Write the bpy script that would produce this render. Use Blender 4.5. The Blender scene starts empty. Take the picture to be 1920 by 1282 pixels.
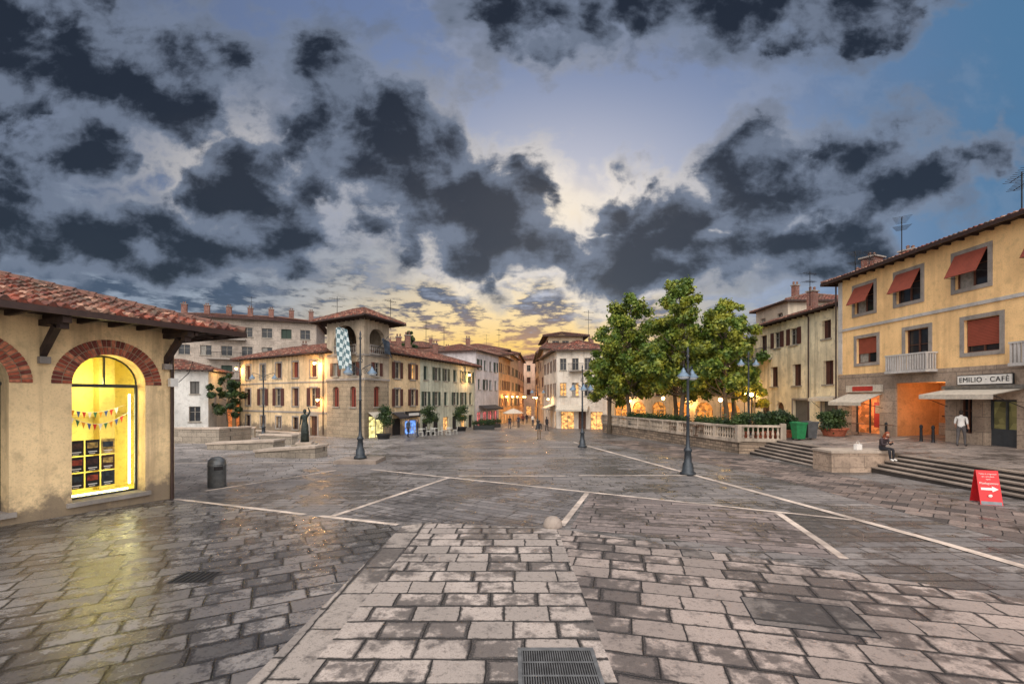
import bpy, bmesh, math, random
import numpy as np
from mathutils import Vector, Matrix
R=random.Random(7)
sc=bpy.context.scene
def s2l(c):
    c=c/255.0
    return c/12.92 if c<=0.04045 else ((c+0.055)/1.055)**2.4
def C(r,g,b): return (s2l(r),s2l(g),s2l(b),1.0)
def sc4(c,k): return (min(c[0]*k,1),min(c[1]*k,1),min(c[2]*k,1),1)
def gz(y):
    if y<10: return 0.0
    if y<130: return -0.02*(y-10)
    return -2.4
# ---------------------------------------------------------------- nodes
class E:
    def __init__(s,nt,k): s.nt=nt; s.k=k
    def op(s,o,b=None,c=None,clamp=False):
        n=s.nt.nodes.new('ShaderNodeMath'); n.operation=o; n.use_clamp=clamp
        for i,v in enumerate((s,b,c)):
            if v is None: continue
            if isinstance(v,E): s.nt.links.new(v.k,n.inputs[i])
            else: n.inputs[i].default_value=v
        return E(s.nt,n.outputs[0])
    def __add__(s,b): return s.op('ADD',b)
    __radd__=__add__
    def __sub__(s,b): return s.op('SUBTRACT',b)
    def __mul__(s,b): return s.op('MULTIPLY',b)
    __rmul__=__mul__
    def __truediv__(s,b): return s.op('DIVIDE',b)
    def cl(s): return s.op('ADD',0.0,clamp=True)
    def mx(s,b): return s.op('MAXIMUM',b)
    def mn(s,b): return s.op('MINIMUM',b)
    def ss(s,a,b):
        n=s.nt.nodes.new('ShaderNodeMapRange'); n.interpolation_type='SMOOTHSTEP'
        s.nt.links.new(s.k,n.inputs[0]); n.inputs[1].default_value=a; n.inputs[2].default_value=b
        n.inputs[3].default_value=0; n.inputs[4].default_value=1
        return E(s.nt,n.outputs[0])
def setin(nt,sock,v):
    if isinstance(v,E): nt.links.new(v.k,sock)
    elif isinstance(v,bpy.types.NodeSocket): nt.links.new(v,sock)
    else: sock.default_value=v
def node(nt,t,ins=None,**at):
    n=nt.nodes.new(t)
    for k,v in at.items(): setattr(n,k,v)
    for k,v in (ins or {}).items(): setin(nt,n.inputs[k],v)
    return n
def mix(nt,f,a,b,mode='MIX'):
    n=nt.nodes.new('ShaderNodeMix'); n.data_type='RGBA'; n.blend_type=mode; n.clamp_factor=True
    setin(nt,n.inputs[0],f); setin(nt,n.inputs[6],a); setin(nt,n.inputs[7],b)
    return n.outputs[2]
def noise(nt,vec,scale,detail=4,rough=.55,dist=0.0):
    n=node(nt,'ShaderNodeTexNoise',{'Vector':vec,'Scale':scale,'Detail':detail,'Roughness':rough,'Distortion':dist})
    return E(nt,n.outputs[0])
def mapped(nt,vec,scale=(1,1,1),rot=(0,0,0),loc=(0,0,0)):
    return node(nt,'ShaderNodeMapping',{'Vector':vec,'Location':loc,'Rotation':rot,'Scale':scale}).outputs[0]
MATS={}
def newmat(name):
    m=bpy.data.materials.new(name); m.use_nodes=True
    nt=m.node_tree; b=nt.nodes['Principled BSDF']; MATS[name]=m
    return m,nt,b
def objco(nt): return node(nt,'ShaderNodeTexCoord').outputs['Object']
def bump(nt,b,h,strength=.4,dist=.02):
    n=node(nt,'ShaderNodeBump',{'Strength':strength,'Distance':dist,'Height':h})
    nt.links.new(n.outputs[0],b.inputs['Normal'])
def plaster(name,col,var=.35,rough=.9,stain=None,streak=.35,fine=14,basez=None):
    if name in MATS: return MATS[name]
    m,nt,b=newmat(name); co=objco(nt)
    a=noise(nt,co,.45,4,.6).ss(.38,.66); f=noise(nt,co,fine,4,.65); md=noise(nt,co,2.3,5,.68)
    st=noise(nt,mapped(nt,co,(1.8,1.8,.14)),1.0,5,.65).ss(.45,.68)
    c=mix(nt,a*.75,sc4(col,1.0+var*.3),sc4(col,1.0-var*.85))
    c=mix(nt,md.ss(.5,.68)*.5*min(1,var*3),c,sc4(col,.5))
    c=mix(nt,st*streak,c,stain or sc4(col,.42))
    c=mix(nt,(f-.5)*2.0,c,sc4(col,.5))
    if basez is not None:
        z=E(nt,node(nt,'ShaderNodeSeparateXYZ',{0:co}).outputs[2])
        dd=((z-basez)*-1.0+noise(nt,co,1.6,5,.7)*2.2-.75).ss(-.15,.45)
        c=mix(nt,dd*.8,c,C(96,86,78))
    nt.links.new(c,b.inputs['Base Color']); b.inputs['Roughness'].default_value=rough
    bump(nt,b,f+md,.4,.015)
    return m
def flat(name,col,rough=.6,metal=0,var=.25,scale=6):
    if name in MATS: return MATS[name]
    m,nt,b=newmat(name); co=objco(nt)
    f=noise(nt,co,scale,4,.6).ss(.3,.7)
    c=mix(nt,f,sc4(col,1+var*.4),sc4(col,1-var))
    nt.links.new(c,b.inputs['Base Color']); b.inputs['Roughness'].default_value=rough; b.inputs['Metallic'].default_value=metal
    return m
def emis(name,col,s):
    if name in MATS: return MATS[name]
    m,nt,b=newmat(name)
    b.inputs['Base Color'].default_value=col; b.inputs['Emission Color'].default_value=col; b.inputs['Emission Strength'].default_value=s
    return m
def lit(name,col,s):
    if name in MATS: return MATS[name]
    m,nt,b=newmat(name); co=objco(nt)
    v=node(nt,'ShaderNodeTexVoronoi',{'Vector':mapped(nt,co,(2.2,2.2,2.8)),'Scale':1.4}).outputs['Color']
    f=E(nt,node(nt,'ShaderNodeSeparateXYZ',{0:v}).outputs[0])
    c=mix(nt,f,col,sc4(col,.18))
    nt.links.new(c,b.inputs['Base Color']); nt.links.new(c,b.inputs['Emission Color']); b.inputs['Emission Strength'].default_value=s
    return m
def glass(name,col=(.018,.02,.024,1),rough=.12):
    if name in MATS: return MATS[name]
    m,nt,b=newmat(name); co=objco(nt)
    f=noise(nt,co,.9,3)
    c=mix(nt,f.ss(.5,.62)*.5,col,sc4(C(90,92,96),.5)); nt.links.new(c,b.inputs['Base Color'])
    b.inputs['Roughness'].default_value=rough; b.inputs['Specular IOR Level'].default_value=.45
    return m
def shutter(name,col):
    if name in MATS: return MATS[name]
    m,nt,b=newmat(name); co=objco(nt)
    z=E(nt,node(nt,'ShaderNodeSeparateXYZ',{0:co}).outputs[2])
    w=(z*14.0).op('FRACT')
    c=mix(nt,w.ss(.55,.95),col,sc4(col,.3)); c=mix(nt,noise(nt,co,3,4).ss(.4,.7)*.5,c,sc4(col,.55))
    nt.links.new(c,b.inputs['Base Color']); b.inputs['Roughness'].default_value=.7
    bump(nt,b,w,.6,.02)
    return m
def blocks(name,c1,c2,mort,bw,bh,axis='xz',rough=.9,rot=0,ms=.012):
    if name in MATS: return MATS[name]
    m,nt,b=newmat(name); co=objco(nt)
    sp=node(nt,'ShaderNodeSeparateXYZ',{0:co}); X=E(nt,sp.outputs[0]);Y=E(nt,sp.outputs[1])
    h=X*math.cos(rot)+Y*math.sin(rot)
    cv=node(nt,'ShaderNodeCombineXYZ',{0:h,1:sp.outputs[2],2:0.0}).outputs[0]
    br=node(nt,'ShaderNodeTexBrick',{'Vector':cv,'Color1':c1,'Color2':c2,'Mortar':mort,'Scale':1.0,'Mortar Size':ms,'Mortar Smooth':.3,'Brick Width':bw,'Row Height':bh})
    f=noise(nt,co,9,5,.65); g=noise(nt,co,.8,4,.6)
    c=mix(nt,f.ss(.45,.7)*.7,br.outputs[0],sc4(c1,.35)); c=mix(nt,g.ss(.45,.7)*.5,c,sc4(c2,.45))
    nt.links.new(c,b.inputs['Base Color']); b.inputs['Roughness'].default_value=rough
    bump(nt,b,f-E(nt,br.outputs[1])*1.5,.5,.02)
    return m
def paving(name,rot,bw,bh,c1,c2,dark,grime=.8,wet=.5,loc=(0,0,0),jit=.03,stain=(.40,.62),edge=.07,ms=.012,lowf=.5,bias=0.0,rand=True):
    m,nt,b=newmat(name); co=objco(nt)
    jn=node(nt,'ShaderNodeTexNoise',{'Vector':co,'Scale':2.2,'Detail':2.0}).outputs['Color']
    off=node(nt,'ShaderNodeVectorMath',{0:jn,1:(.5,.5,.5)},operation='SUBTRACT').outputs[0]
    off=node(nt,'ShaderNodeVectorMath',{0:off,'Scale':jit*2},operation='SCALE').outputs[0]
    v=node(nt,'ShaderNodeVectorMath',{0:co,1:off},operation='ADD').outputs[0]
    v=mapped(nt,v,rot=(0,0,rot),loc=loc); offs=.5
    if rand:
        sp=node(nt,'ShaderNodeSeparateXYZ',{0:v}); x=E(nt,sp.outputs[0]); y=E(nt,sp.outputs[1])
        row=(y*(1.0/bh)).op('FLOOR')
        wn=node(nt,'ShaderNodeTexWhiteNoise',{'W':row+.37},noise_dimensions='1D'); r1=E(nt,wn.outputs['Value'])
        wn2=node(nt,'ShaderNodeTexWhiteNoise',{'W':row+71.3},noise_dimensions='1D'); r2=E(nt,wn2.outputs['Value'])
        x2=x*(r2*.3+.82)+r1*bw
        v=node(nt,'ShaderNodeCombineXYZ',{0:x2,1:y,2:0.0}).outputs[0]; offs=0.0
    def bk(sz,sm,a,bb,mo):
        return node(nt,'ShaderNodeTexBrick',{'Vector':v,'Color1':a,'Color2':bb,'Mortar':mo,'Scale':1.0,'Mortar Size':sz,'Mortar Smooth':sm,'Bias':bias,'Brick Width':bw,'Row Height':bh},offset=offs)
    b1=bk(ms,.35,c1,c2,sc4(dark,.3)); b2=bk(edge,1.0,(1,1,1,1),(1,1,1,1),(0,0,0,1))
    b3=bk(.001,0,(0,0,0,1),(1,1,1,1),(.5,.5,.5,1))
    rnd=E(nt,b3.outputs[0])
    n1=noise(nt,co,lowf,5,.62); n2=noise(nt,co,3.1,6,.7); n3=noise(nt,co,55,3,.75); n4=noise(nt,co,11,5,.7)
    st=(n1+(n2-.5)*.75+(n4-.5)*.35+(rnd-.5)*.24).ss(stain[0],stain[1])   # 0 dirty/wet, 1 dry
    # soiling that gathers along joints, ragged, stronger where the stone is dirty
    eg=(E(nt,b2.outputs[1])*1.0+(n4-.5)*1.6+(n2-.5)*1.6-(rnd-.5)*.5+(st*-.45)+.24).ss(.3,.92)
    c=mix(nt,eg*grime,b1.outputs[0],dark)
    c=mix(nt,st.op('SUBTRACT',1.0).op('ABSOLUTE')*.78,c,sc4(dark,1.25))
    c=mix(nt,(n3-.45).ss(0,.22)*.55,c,sc4(c1,.36))
    c=mix(nt,n4.ss(.53,.66)*.6,c,sc4(c2,.38))
    c=mix(nt,(E(nt,b1.outputs[1])*.9),c,sc4(dark,.3))
    nt.links.new(c,b.inputs['Base Color'])
    rf=st*(.62-.62*wet*.75)+(.70-.52*wet)
    rf=(rf+(n2-.5)*.7+(n4-.5)*.5).op('MAXIMUM',.12).mn(.9)
    nt.links.new(rf.k,b.inputs['Roughness'])
    h=E(nt,b1.outputs[1])*-1.2+n3*.3+n4*.5+n2*.5+rnd*.3
    bump(nt,b,h,.6,.012)
    return m
def tilemat(name,cols):
    m,nt,b=newmat(name)
    uv=node(nt,'ShaderNodeTexCoord').outputs['UV']; co=objco(nt)
    fl=node(nt,'ShaderNodeVectorMath',{0:uv},operation='FLOOR').outputs[0]
    wn=node(nt,'ShaderNodeTexWhiteNoise',{'Vector':fl},noise_dimensions='2D').outputs['Value']
    cr=node(nt,'ShaderNodeValToRGB',{'Fac':wn})
    el=cr.color_ramp.elements; el[0].color=cols[0]; el[1].color=cols[-1]
    for i,c in enumerate(cols[1:-1]):
        e=el.new((i+1)/(len(cols)-1)); e.color=c
    f=noise(nt,co,7,5,.7); g=noise(nt,co,.9,4,.6)
    c=mix(nt,f.ss(.46,.62)*.8,cr.outputs[0],C(44,38,34)); c=mix(nt,g.ss(.48,.66)*.55,c,C(84,80,68))
    nt.links.new(c,b.inputs['Base Color']); b.inputs['Roughness'].default_value=.85
    bump(nt,b,f,.5,.02)
    return m
TILE=tilemat('terracotta_tiles',[C(104,50,40),C(160,84,62),C(80,46,40),C(190,146,122),C(130,70,54),C(100,72,62),C(172,108,84)])
TILEF=tilemat('terracotta_tiles_far',[C(126,68,54),C(150,90,72),C(100,60,50),C(155,118,100)])
# ---------------------------------------------------------------- mesh builder
class Fr:
    def __init__(s,p0,p1,z=0):
        s.o=Vector((p0[0],p0[1],z)); d=Vector((p1[0]-p0[0],p1[1]-p0[1],0)); s.L=d.length; s.u=d.normalized(); s.n=Vector((s.u.y,-s.u.x,0))
    def P(s,a,t,z): return s.o+s.u*a+s.n*t+Vector((0,0,z))
WF=Fr((0,0),(1,0))
class MB:
    def __init__(s): s.v=[];s.f=[];s.mi=[];s.mats=[];s.uv=[];s.hasuv=False
    def M(s,m):
        if m not in s.mats: s.mats.append(m)
        return s.mats.index(m)
    def poly(s,pts,m,uv=None):
        i=len(s.v); s.v.extend([tuple(p) for p in pts]); s.f.append(tuple(range(i,i+len(pts)))); s.mi.append(s.M(m))
        if uv: s.hasuv=True
        s.uv.extend(uv or [(0,0)]*len(pts))
    def mesh(s,vs,fs,m):
        i=len(s.v); k=s.M(m); s.v.extend([tuple(p) for p in vs])
        for f in fs:
            s.f.append(tuple(i+a for a in f)); s.mi.append(k); s.uv.extend([(0,0)]*len(f))
    def box(s,fr,a0,a1,t0,t1,z0,z1,m):
        P=fr.P
        vs=[P(a0,t0,z0),P(a1,t0,z0),P(a1,t1,z0),P(a0,t1,z0),P(a0,t0,z1),P(a1,t0,z1),P(a1,t1,z1),P(a0,t1,z1)]
        s.mesh(vs,[(0,1,2,3),(7,6,5,4),(4,5,1,0),(5,6,2,1),(6,7,3,2),(7,4,0,3)],m)
    def cbox(s,c,sx,sy,sz,m,rot=0):
        c=Vector(c); u=Vector((math.cos(rot),math.sin(rot),0)); w=Vector((-math.sin(rot),math.cos(rot),0)); z=Vector((0,0,1))
        vs=[c+u*(sx/2*a)+w*(sy/2*b)+z*(sz/2*d) for d in(-1,1) for a,b in((-1,-1),(1,-1),(1,1),(-1,1))]
        s.mesh(vs,[(3,2,1,0),(4,5,6,7),(0,1,5,4),(1,2,6,5),(2,3,7,6),(3,0,4,7)],m)
    def tube(s,pts,rad,m,n=8):
        pts=[Vector(p) for p in pts]
        if not isinstance(rad,(list,tuple)): rad=[rad]*len(pts)
        vs=[];fs=[]
        for i,p in enumerate(pts):
            d=(pts[min(i+1,len(pts)-1)]-pts[max(i-1,0)])
            if d.length<1e-6: d=Vector((0,0,1))
            d.normalize(); a=Vector((0,0,1)) if abs(d.z)<.9 else Vector((1,0,0))
            x=d.cross(a).normalized(); y=d.cross(x)
            for k in range(n):
                t=2*math.pi*k/n; vs.append(p+(x*math.cos(t)+y*math.sin(t))*rad[i])
        for i in range(len(pts)-1):
            for k in range(n): fs.append((i*n+k,i*n+(k+1)%n,(i+1)*n+(k+1)%n,(i+1)*n+k))
        fs.append(tuple(range(n))); fs.append(tuple(range((len(pts)-1)*n,len(pts)*n)))
        s.mesh(vs,fs,m)
    def rev(s,c,prof,m,n=12):
        vs=[];fs=[]
        for r,z in prof:
            for k in range(n):
                t=2*math.pi*k/n; vs.append((c[0]+r*math.cos(t),c[1]+r*math.sin(t),c[2]+z))
        for i in range(len(prof)-1):
            for k in range(n): fs.append((i*n+k,i*n+(k+1)%n,(i+1)*n+(k+1)%n,(i+1)*n+k))
        fs.append(tuple(range(n))[::-1]); fs.append(tuple(range((len(prof)-1)*n,len(prof)*n)))
        s.mesh(vs,fs,m)
    def ell(s,c,r,m,n=12,k=8,fn=None,M=None):
        vs=[];fs=[];c=Vector(c)
        for i in range(k+1):
            ph=math.pi*i/k
            for j in range(n):
                th=2*math.pi*j/n
                p=Vector((math.sin(ph)*math.cos(th)*r[0],math.sin(ph)*math.sin(th)*r[1],math.cos(ph)*r[2]))
                if fn: p=fn(p)
                if M: p=M@p
                vs.append(c+p)
        for i in range(k):
            for j in range(n): fs.append((i*n+j,(i+1)*n+j,(i+1)*n+(j+1)%n,i*n+(j+1)%n))
        s.mesh(vs,fs,m)
    def obj(s,name,parent=None,smooth=False):
        me=bpy.data.meshes.new(name); me.from_pydata(s.v,[],s.f)
        for m in s.mats: me.materials.append(m)
        me.polygons.foreach_set('material_index',s.mi)
        if smooth: me.polygons.foreach_set('use_smooth',[True]*len(s.f))
        if s.hasuv:
            l=me.uv_layers.new(name='UVMap'); l.data.foreach_set('uv',[x for p in s.uv for x in p])
        me.update(); o=bpy.data.objects.new(name,me); sc.collection.objects.link(o)
        if parent: par(o,parent)
        return o
def par(o,e):
    o.parent=e; o.matrix_parent_inverse=Matrix.Translation(e.location).inverted()
def empty(name,loc):
    e=bpy.data.objects.new(name,None); e.location=loc; e.empty_display_size=.3; sc.collection.objects.link(e); return e
def plight(e,loc,col,w,rad=.1,name='lamp_light'):
    l=bpy.data.lights.new(name,'POINT'); l.energy=w; l.color=col[:3]; l.shadow_soft_size=rad
    o=bpy.data.objects.new(name,l); o.location=loc; sc.collection.objects.link(o)
    if e: par(o,e)
# ---------------------------------------------------------------- common mats
WOOD=flat('dark_timber',C(62,46,40),.8,0,.5,4); IRON=flat('dark_iron',C(48,50,54),.5,.5,.3)
IRONB=flat('lamp_iron',C(60,66,72),.45,.4,.3); GUT=flat('copper_gutter',C(66,48,42),.5,.3)
GLS=glass('window_glass'); FRW=flat('window_frame_white',C(158,150,138),.6); FRB=flat('window_frame_brown',C(92,58,44),.6)
STONE=plaster('grey_stone_trim',C(152,144,136),.4); SILL=plaster('sill_stone',C(156,148,136),.3)
SHB=shutter('shutter_brown',C(92,50,42)); SHG=shutter('shutter_green',C(58,76,66)); SHR=shutter('shutter_red_brown',C(140,62,46)); SHK=shutter('shutter_grey',C(112,110,106))
DARK=flat('dark_interior',C(32,28,28),.8); DOORM=flat('door_brown',C(92,58,40),.6,0,.5)
# ---------------------------------------------------------------- walls
def wall(mb,fr,z0,z1,ops,mat,rev=None):
    L=fr.L; rev=rev or mat
    ss={0.0,L}; zs={z0,z1}
    for o in ops:
        o['top']=o['z1']+((o['s1']-o['s0'])/2*o.get('flat',1) if o.get('arch') else 0)
        ss|={o['s0'],o['s1']}; zs|={o['z0'],o['top']}
    ss=sorted(ss); zs=sorted(zs)
    for i in range(len(ss)-1):
        for j in range(len(zs)-1):
            a,b,c,d=ss[i],ss[i+1],zs[j],zs[j+1]
            if b-a<1e-5 or d-c<1e-5: continue
            ms,mz=(a+b)/2,(c+d)/2
            if any(o['s0']<ms<o['s1'] and o['z0']<mz<o['top'] for o in ops): continue
            mb.poly([fr.P(a,0,c),fr.P(b,0,c),fr.P(b,0,d),fr.P(a,0,d)],mat)
    for o in ops:
        s0,s1,a,b,D=o['s0'],o['s1'],o['z0'],o['z1'],o.get('d',.22)
        out=[(s0,a),(s1,a)]
        if o.get('arch'):
            cx=(s0+s1)/2; r=(s1-s0)/2; fl=o.get('flat',1)
            arc=[(cx+r*math.cos(t),b+r*fl*math.sin(t)) for t in [math.pi*k/16 for k in range(17)]]
            out+=arc
            for k in range(16):
                p,q=arc[k],arc[k+1]
                mb.poly([fr.P(p[0],0,p[1]),fr.P(p[0],0,o['top']),fr.P(q[0],0,o['top']),fr.P(q[0],0,q[1])],mat)
        else: out+=[(s1,b),(s0,b)]
        for k in range(len(out)):
            p,q=out[k],out[(k+1)%len(out)]
            mb.poly([fr.P(p[0],0,p[1]),fr.P(q[0],0,q[1]),fr.P(q[0],-D,q[1]),fr.P(p[0],-D,p[1])],rev)
        o['out']=out
CURT=flat('curtain',C(150,146,138),.9,0,.3,5)
WARMW=lit('warm_lit_room',C(255,190,110),.8)
def fill(mb,fr,o):
    k=o.get('k','win'); s0,s1,a,b=o['s0'],o['s1'],o['z0'],o['z1']; D=o.get('d',.22); top=o['top']
    W=s1-s0; cx=(s0+s1)/2; sh=o.get('sh',SHB); fm=o.get('fm',FRW)
    if k=='none': return
    back={'win':GLS,'shut':sh,'door':DOORM,'dark':DARK,'lit':o.get('lm'),'roll':o.get('sh',SHK)}.get(k,GLS)
    if k=='win' and fm is FRW and R.random()<.10: back=WARMW
    mb.poly([fr.P(p[0],-D+.004,p[1]) for p in o['out']],back)
    if k in('win','lit') and W>.3:
        f=.055; t0,t1=-D+.01,-D+.07
        mb.box(fr,s0,s0+f,t0,t1,a,b,fm); mb.box(fr,s1-f,s1,t0,t1,a,b,fm)
        mb.box(fr,s0+f,s1-f,t0,t1,a,a+f,fm); mb.box(fr,s0+f,s1-f,t0,t1,b-f,b,fm)
        mb.box(fr,cx-.03,cx+.03,t0,t1+.01,a+f,b-f,fm)
        mb.box(fr,s0+f,cx-.03,t0,t1-.01,a+(b-a)*.62,a+(b-a)*.62+.035,fm); mb.box(fr,cx+.03,s1-f,t0,t1-.01,a+(b-a)*.62,a+(b-a)*.62+.035,fm)
        if k=='win' and R.random()<.3: mb.box(fr,s0+f,cx-.03,-D+.006,-D+.008,a+f,b-f,CURT)
        if o.get('half'):
            mb.box(fr,s0+f,s1-f,t1+.015,t1+.03,b-(b-a)*o['half'],b-f,o['half_m'])
    if k=='shut':
        mb.box(fr,cx-.02,cx+.02,-D+.01,-D+.05,a,b,DARK)
    if k=='door':
        mb.box(fr,cx-.02,cx+.02,-D+.01,-D+.03,a,b,DARK)
        for q in(-1,1):
            for zz in(.12,.55): mb.box(fr,cx+q*W*.25-W*.15,cx+q*W*.25+W*.15,-D+.01,-D+.04,a+(b-a)*zz,a+(b-a)*(zz+.33),DOORM)
    if o.get('open'):
        w=W/2
        for q in((s0-w,s0-.01),(s1+.01,s1+w)): mb.box(fr,q[0],q[1],.055 if o.get('sur') else .02,.095 if o.get('sur') else .065,a,b,sh)
    if o.get('sill',k in('win','shut')): mb.box(fr,s0-.1,s1+.1,-.02,.1,a-.12,a,SILL)
    if o.get('sur'):
        w=o['sur']; m=o.get('sm',STONE)
        mb.box(fr,s0-w,s0,.0,.05,a-w,b+w,m); mb.box(fr,s1,s1+w,.0,.05,a-w,b+w,m)
        mb.box(fr,s0,s1,.0,.05,b,b+w,m); mb.box(fr,s0,s1,.0,.052,a-w,a,m)
def grid(L,n,rows,m0=None,m1=None):
    m0=1.4 if m0 is None else m0; m1=m0 if m1 is None else m1; out=[]
    for i in range(n):
        c=m0+(L-m0-m1)*(i/(n-1) if n>1 else .5)
        for r in rows:
            z0,z1,w=r[:3]; kw=dict(r[3]) if len(r)>3 else {}
            if kw.pop('rnd',0): 
                q=R.random()
                if q<.3: kw['k']='shut'
                elif q<.8: kw['open']=True
            out.append(dict(s0=c-w/2,s1=c+w/2,z0=z0,z1=z1,**kw))
    return out
# ---------------------------------------------------------------- roofs
def tiles(mb,a,b,c,d,mat,w=.24,cl=.42,n=5,amp=.045,jit=.012):
    a,b,c,d=map(Vector,(a,b,c,d)); U=(b-a).normalized(); L=(b-a).length
    mid=((c+d)/2-a); T=mid-U*mid.dot(U); H=T.length; T.normalize(); N=U.cross(T).normalized()
    if N.z<0: N=-N
    ds=(d-a).dot(U); cs=(c-a).dot(U); nr=max(2,int(H/cl)); cl=H/nr
    mb.hasuv=True; ui=R.randint(0,500)
    for r in range(nr):
        t0,t1=r*cl,(r+1)*cl+.03; f=(r+.5)/nr
        lo,hi=ds*f,L+(cs-L)*f; i0=int(math.floor(lo/w)); i1=int(math.ceil(hi/w))
        for i in range(i0,i1):
            j0=R.uniform(-1,1)*jit; j1=R.uniform(-1,1)*jit; jt=R.uniform(-1,1)*jit*2
            prof=[]
            for k in range(n+1):
                x=k/n; s=(i+x)*w; s=min(max(s,lo),hi)
                h=amp*(math.sin(math.pi*min(x/.62,1)) if x<.62 else -.35*math.sin(math.pi*(x-.62)/.38))
                prof.append((s,h,x))
            for k in range(n):
                (sa,ha,xa),(sb,hb,xb)=prof[k],prof[k+1]
                if sb-sa<1e-5: continue
                bump_=amp*.75
                p=[a+U*(sa+j0)+T*(t0+jt)+N*(ha+bump_),a+U*(sb+j0)+T*(t0+jt)+N*(hb+bump_),a+U*(sb+j1)+T*t1+N*(hb*.85),a+U*(sa+j1)+T*t1+N*(ha*.85)]
                mb.poly(p,mat,[(ui+i+.5,r+.5)]*4)
                if amp>.05: mb.poly([p[0],p[1],p[1]-N*(bump_+hb*.8),p[0]-N*(bump_+ha*.8)],mat,[(ui+i+.5,r+.5)]*4)
def hiproof(e,fp,z,over,pitch,mat,w=.24,n=5,name='roof',far=False,fas=.12,ridge_frac=1.0,amp=.045,jit=.012):
    P=[Vector((p[0],p[1],0)) for p in fp]
    E2=[]
    for i in range(4):
        p=P[i]; d0=(p-P[i-1]).normalized(); d1=(P[(i+1)%4]-p).normalized()
        n0=Vector((d0.y,-d0.x,0)); n1=Vector((d1.y,-d1.x,0)); m=(n0+n1); m=m/(m.length_squared)*2
        E2.append(p+m*over+Vector((0,0,z)))
    ax=((P[1]-P[0])+(P[2]-P[3])).normalized()
    hw=((P[3]-P[0]).length+(P[2]-P[1]).length)/4+over; Lr=((E2[1]-E2[0]).length+(E2[2]-E2[3]).length)/2
    h=Vector((0,0,hw*pitch)); ins=min(hw*ridge_frac,Lr/2-.01)
    r0=(E2[3]+E2[0])/2+ax*ins+h; r1=(E2[1]+E2[2])/2-ax*ins+h
    mb=MB(); K=dict(n=n,amp=amp,jit=jit); cc=.42 if w<.3 else .55
    tiles(mb,E2[0],E2[1],r1,r0,mat,w,cc,**K); tiles(mb,E2[1],E2[2],r1,r1,mat,w,.42,**K)
    tiles(mb,E2[2],E2[3],r0,r1,mat,w,cc,**K); tiles(mb,E2[3],E2[0],r0,r0,mat,w,.42,**K)
    up=Vector((0,0,.06))
    for p,q in((E2[0],r0),(E2[3],r0),(E2[1],r1),(E2[2],r1),(r0,r1)):
        if (p-q).length>.1: 
            nn=max(1,int((p-q).length/.5))
            for k in range(nn):
                A=p.lerp(q,k/nn)+up; B=p.lerp(q,(k+1.06)/nn)+up
                mb.tube([A,B],[.14,.11],mat,8)
    mb.obj(name,e)
    mb=MB()
    mb.poly([p+Vector((0,0,-.03)) for p in E2],WOOD)
    for i in range(4):
        p,q=E2[i],E2[(i+1)%4]; f=Fr(p,q,z)
        mb.box(f,0,f.L,-.02,.06,-fas,.0,GUT)
        if not far:
            k=int(f.L/.7)
            for j in range(k): mb.box(f,(j+.5)*f.L/k-.05,(j+.5)*f.L/k+.05,-over,-.03,-.16,-.035,WOOD)
    mb.obj('eaves',e)
    return r0,r1
def bld(e,fp,z0,z1,mat,ops,roof=None,corn=None,part='walls',band=None):
    mb=MB(); wb=MB(); n=len(fp)
    for i in range(n):
        fr=Fr(fp[i],fp[(i+1)%n]); oo=ops.get(i,[])
        wall(mb,fr,z0,z1,oo,mat)
        for o in oo: fill(wb,fr,o)
        if band and i in band:
            for bz,bh,bt,bm in band[i]: mb.box(fr,0,fr.L,0,bt,bz,bz+bh,bm)
    if not roof: mb.poly([(p[0],p[1],z1) for p in fp],mat)
    mb.obj(part,e)
    if wb.v: wb.obj('windows_and_doors',e)
    if roof:
        kw=dict(over=.6,pitch=.3,mat=TILEF,w=.34,n=3,far=True); kw.update(roof); hiproof(e,fp,z1,**kw)
CH=blocks('chimney_brick',C(150,88,70),C(120,72,60),C(150,140,130),.25,.08)
def chimney(e,x,y,z,h=1.3,w=.6,m=None):
    mb=MB(); m=m or CH
    mb.cbox((x,y,z+h/2),w,w*.8,h,m,.4); mb.cbox((x,y,z+h+.05),w*1.25,w*1.05,.1,STONE,.4)
    for q in(-.18,.18): mb.rev((x+q,y,z+h+.1),[(.1,0),(.1,.25),(.13,.3),(.02,.38)],TILEF,8)
    mb.obj('chimney',e)
def antenna(e,x,y,z,h=3,a=0.3,n=7,L=1.5):
    mb=MB(); mb.tube([(x,y,z),(x,y,z+h)],.03,IRON,5)
    for zz,l in((h*.93,L),(h*.7,L*.7)):
        u=Vector((math.cos(a),math.sin(a),0)); w=Vector((-u.y,u.x,0)); c=Vector((x,y,z+zz))
        mb.tube([c-u*l/2,c+u*l/2],.018,IRON,4)
        for i in range(n):
            p=c+u*(l*(i/(n-1)-.5)); q=.22+.25*(1-i/n)
            mb.tube([p-w*q,p+w*q],.011,IRON,4)
    mb.obj('antenna',e)
def lantern(e,fr,s,z,t=.5,w=60,col=(1,.55,.18)):
    mb=MB(); mb.tube([fr.P(s,0,z+.1),fr.P(s,t*.5,z+.35),fr.P(s,t,z+.2)],.025,IRON,6)
    c=fr.P(s,t,z); mb.rev(c,[(.05,.2),(.17,.12),(.15,.06)],IRON,8); mb.ell(c+Vector((0,0,-.02)),(.16,.16,.17),emis('sodium_bulb',(1,.58,.18,1),26),8,6)
    mb.obj('wall_lantern',e); plight(e,c+fr.n*.15+Vector((0,0,-.3)),(1,.55,.2),w)
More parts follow.
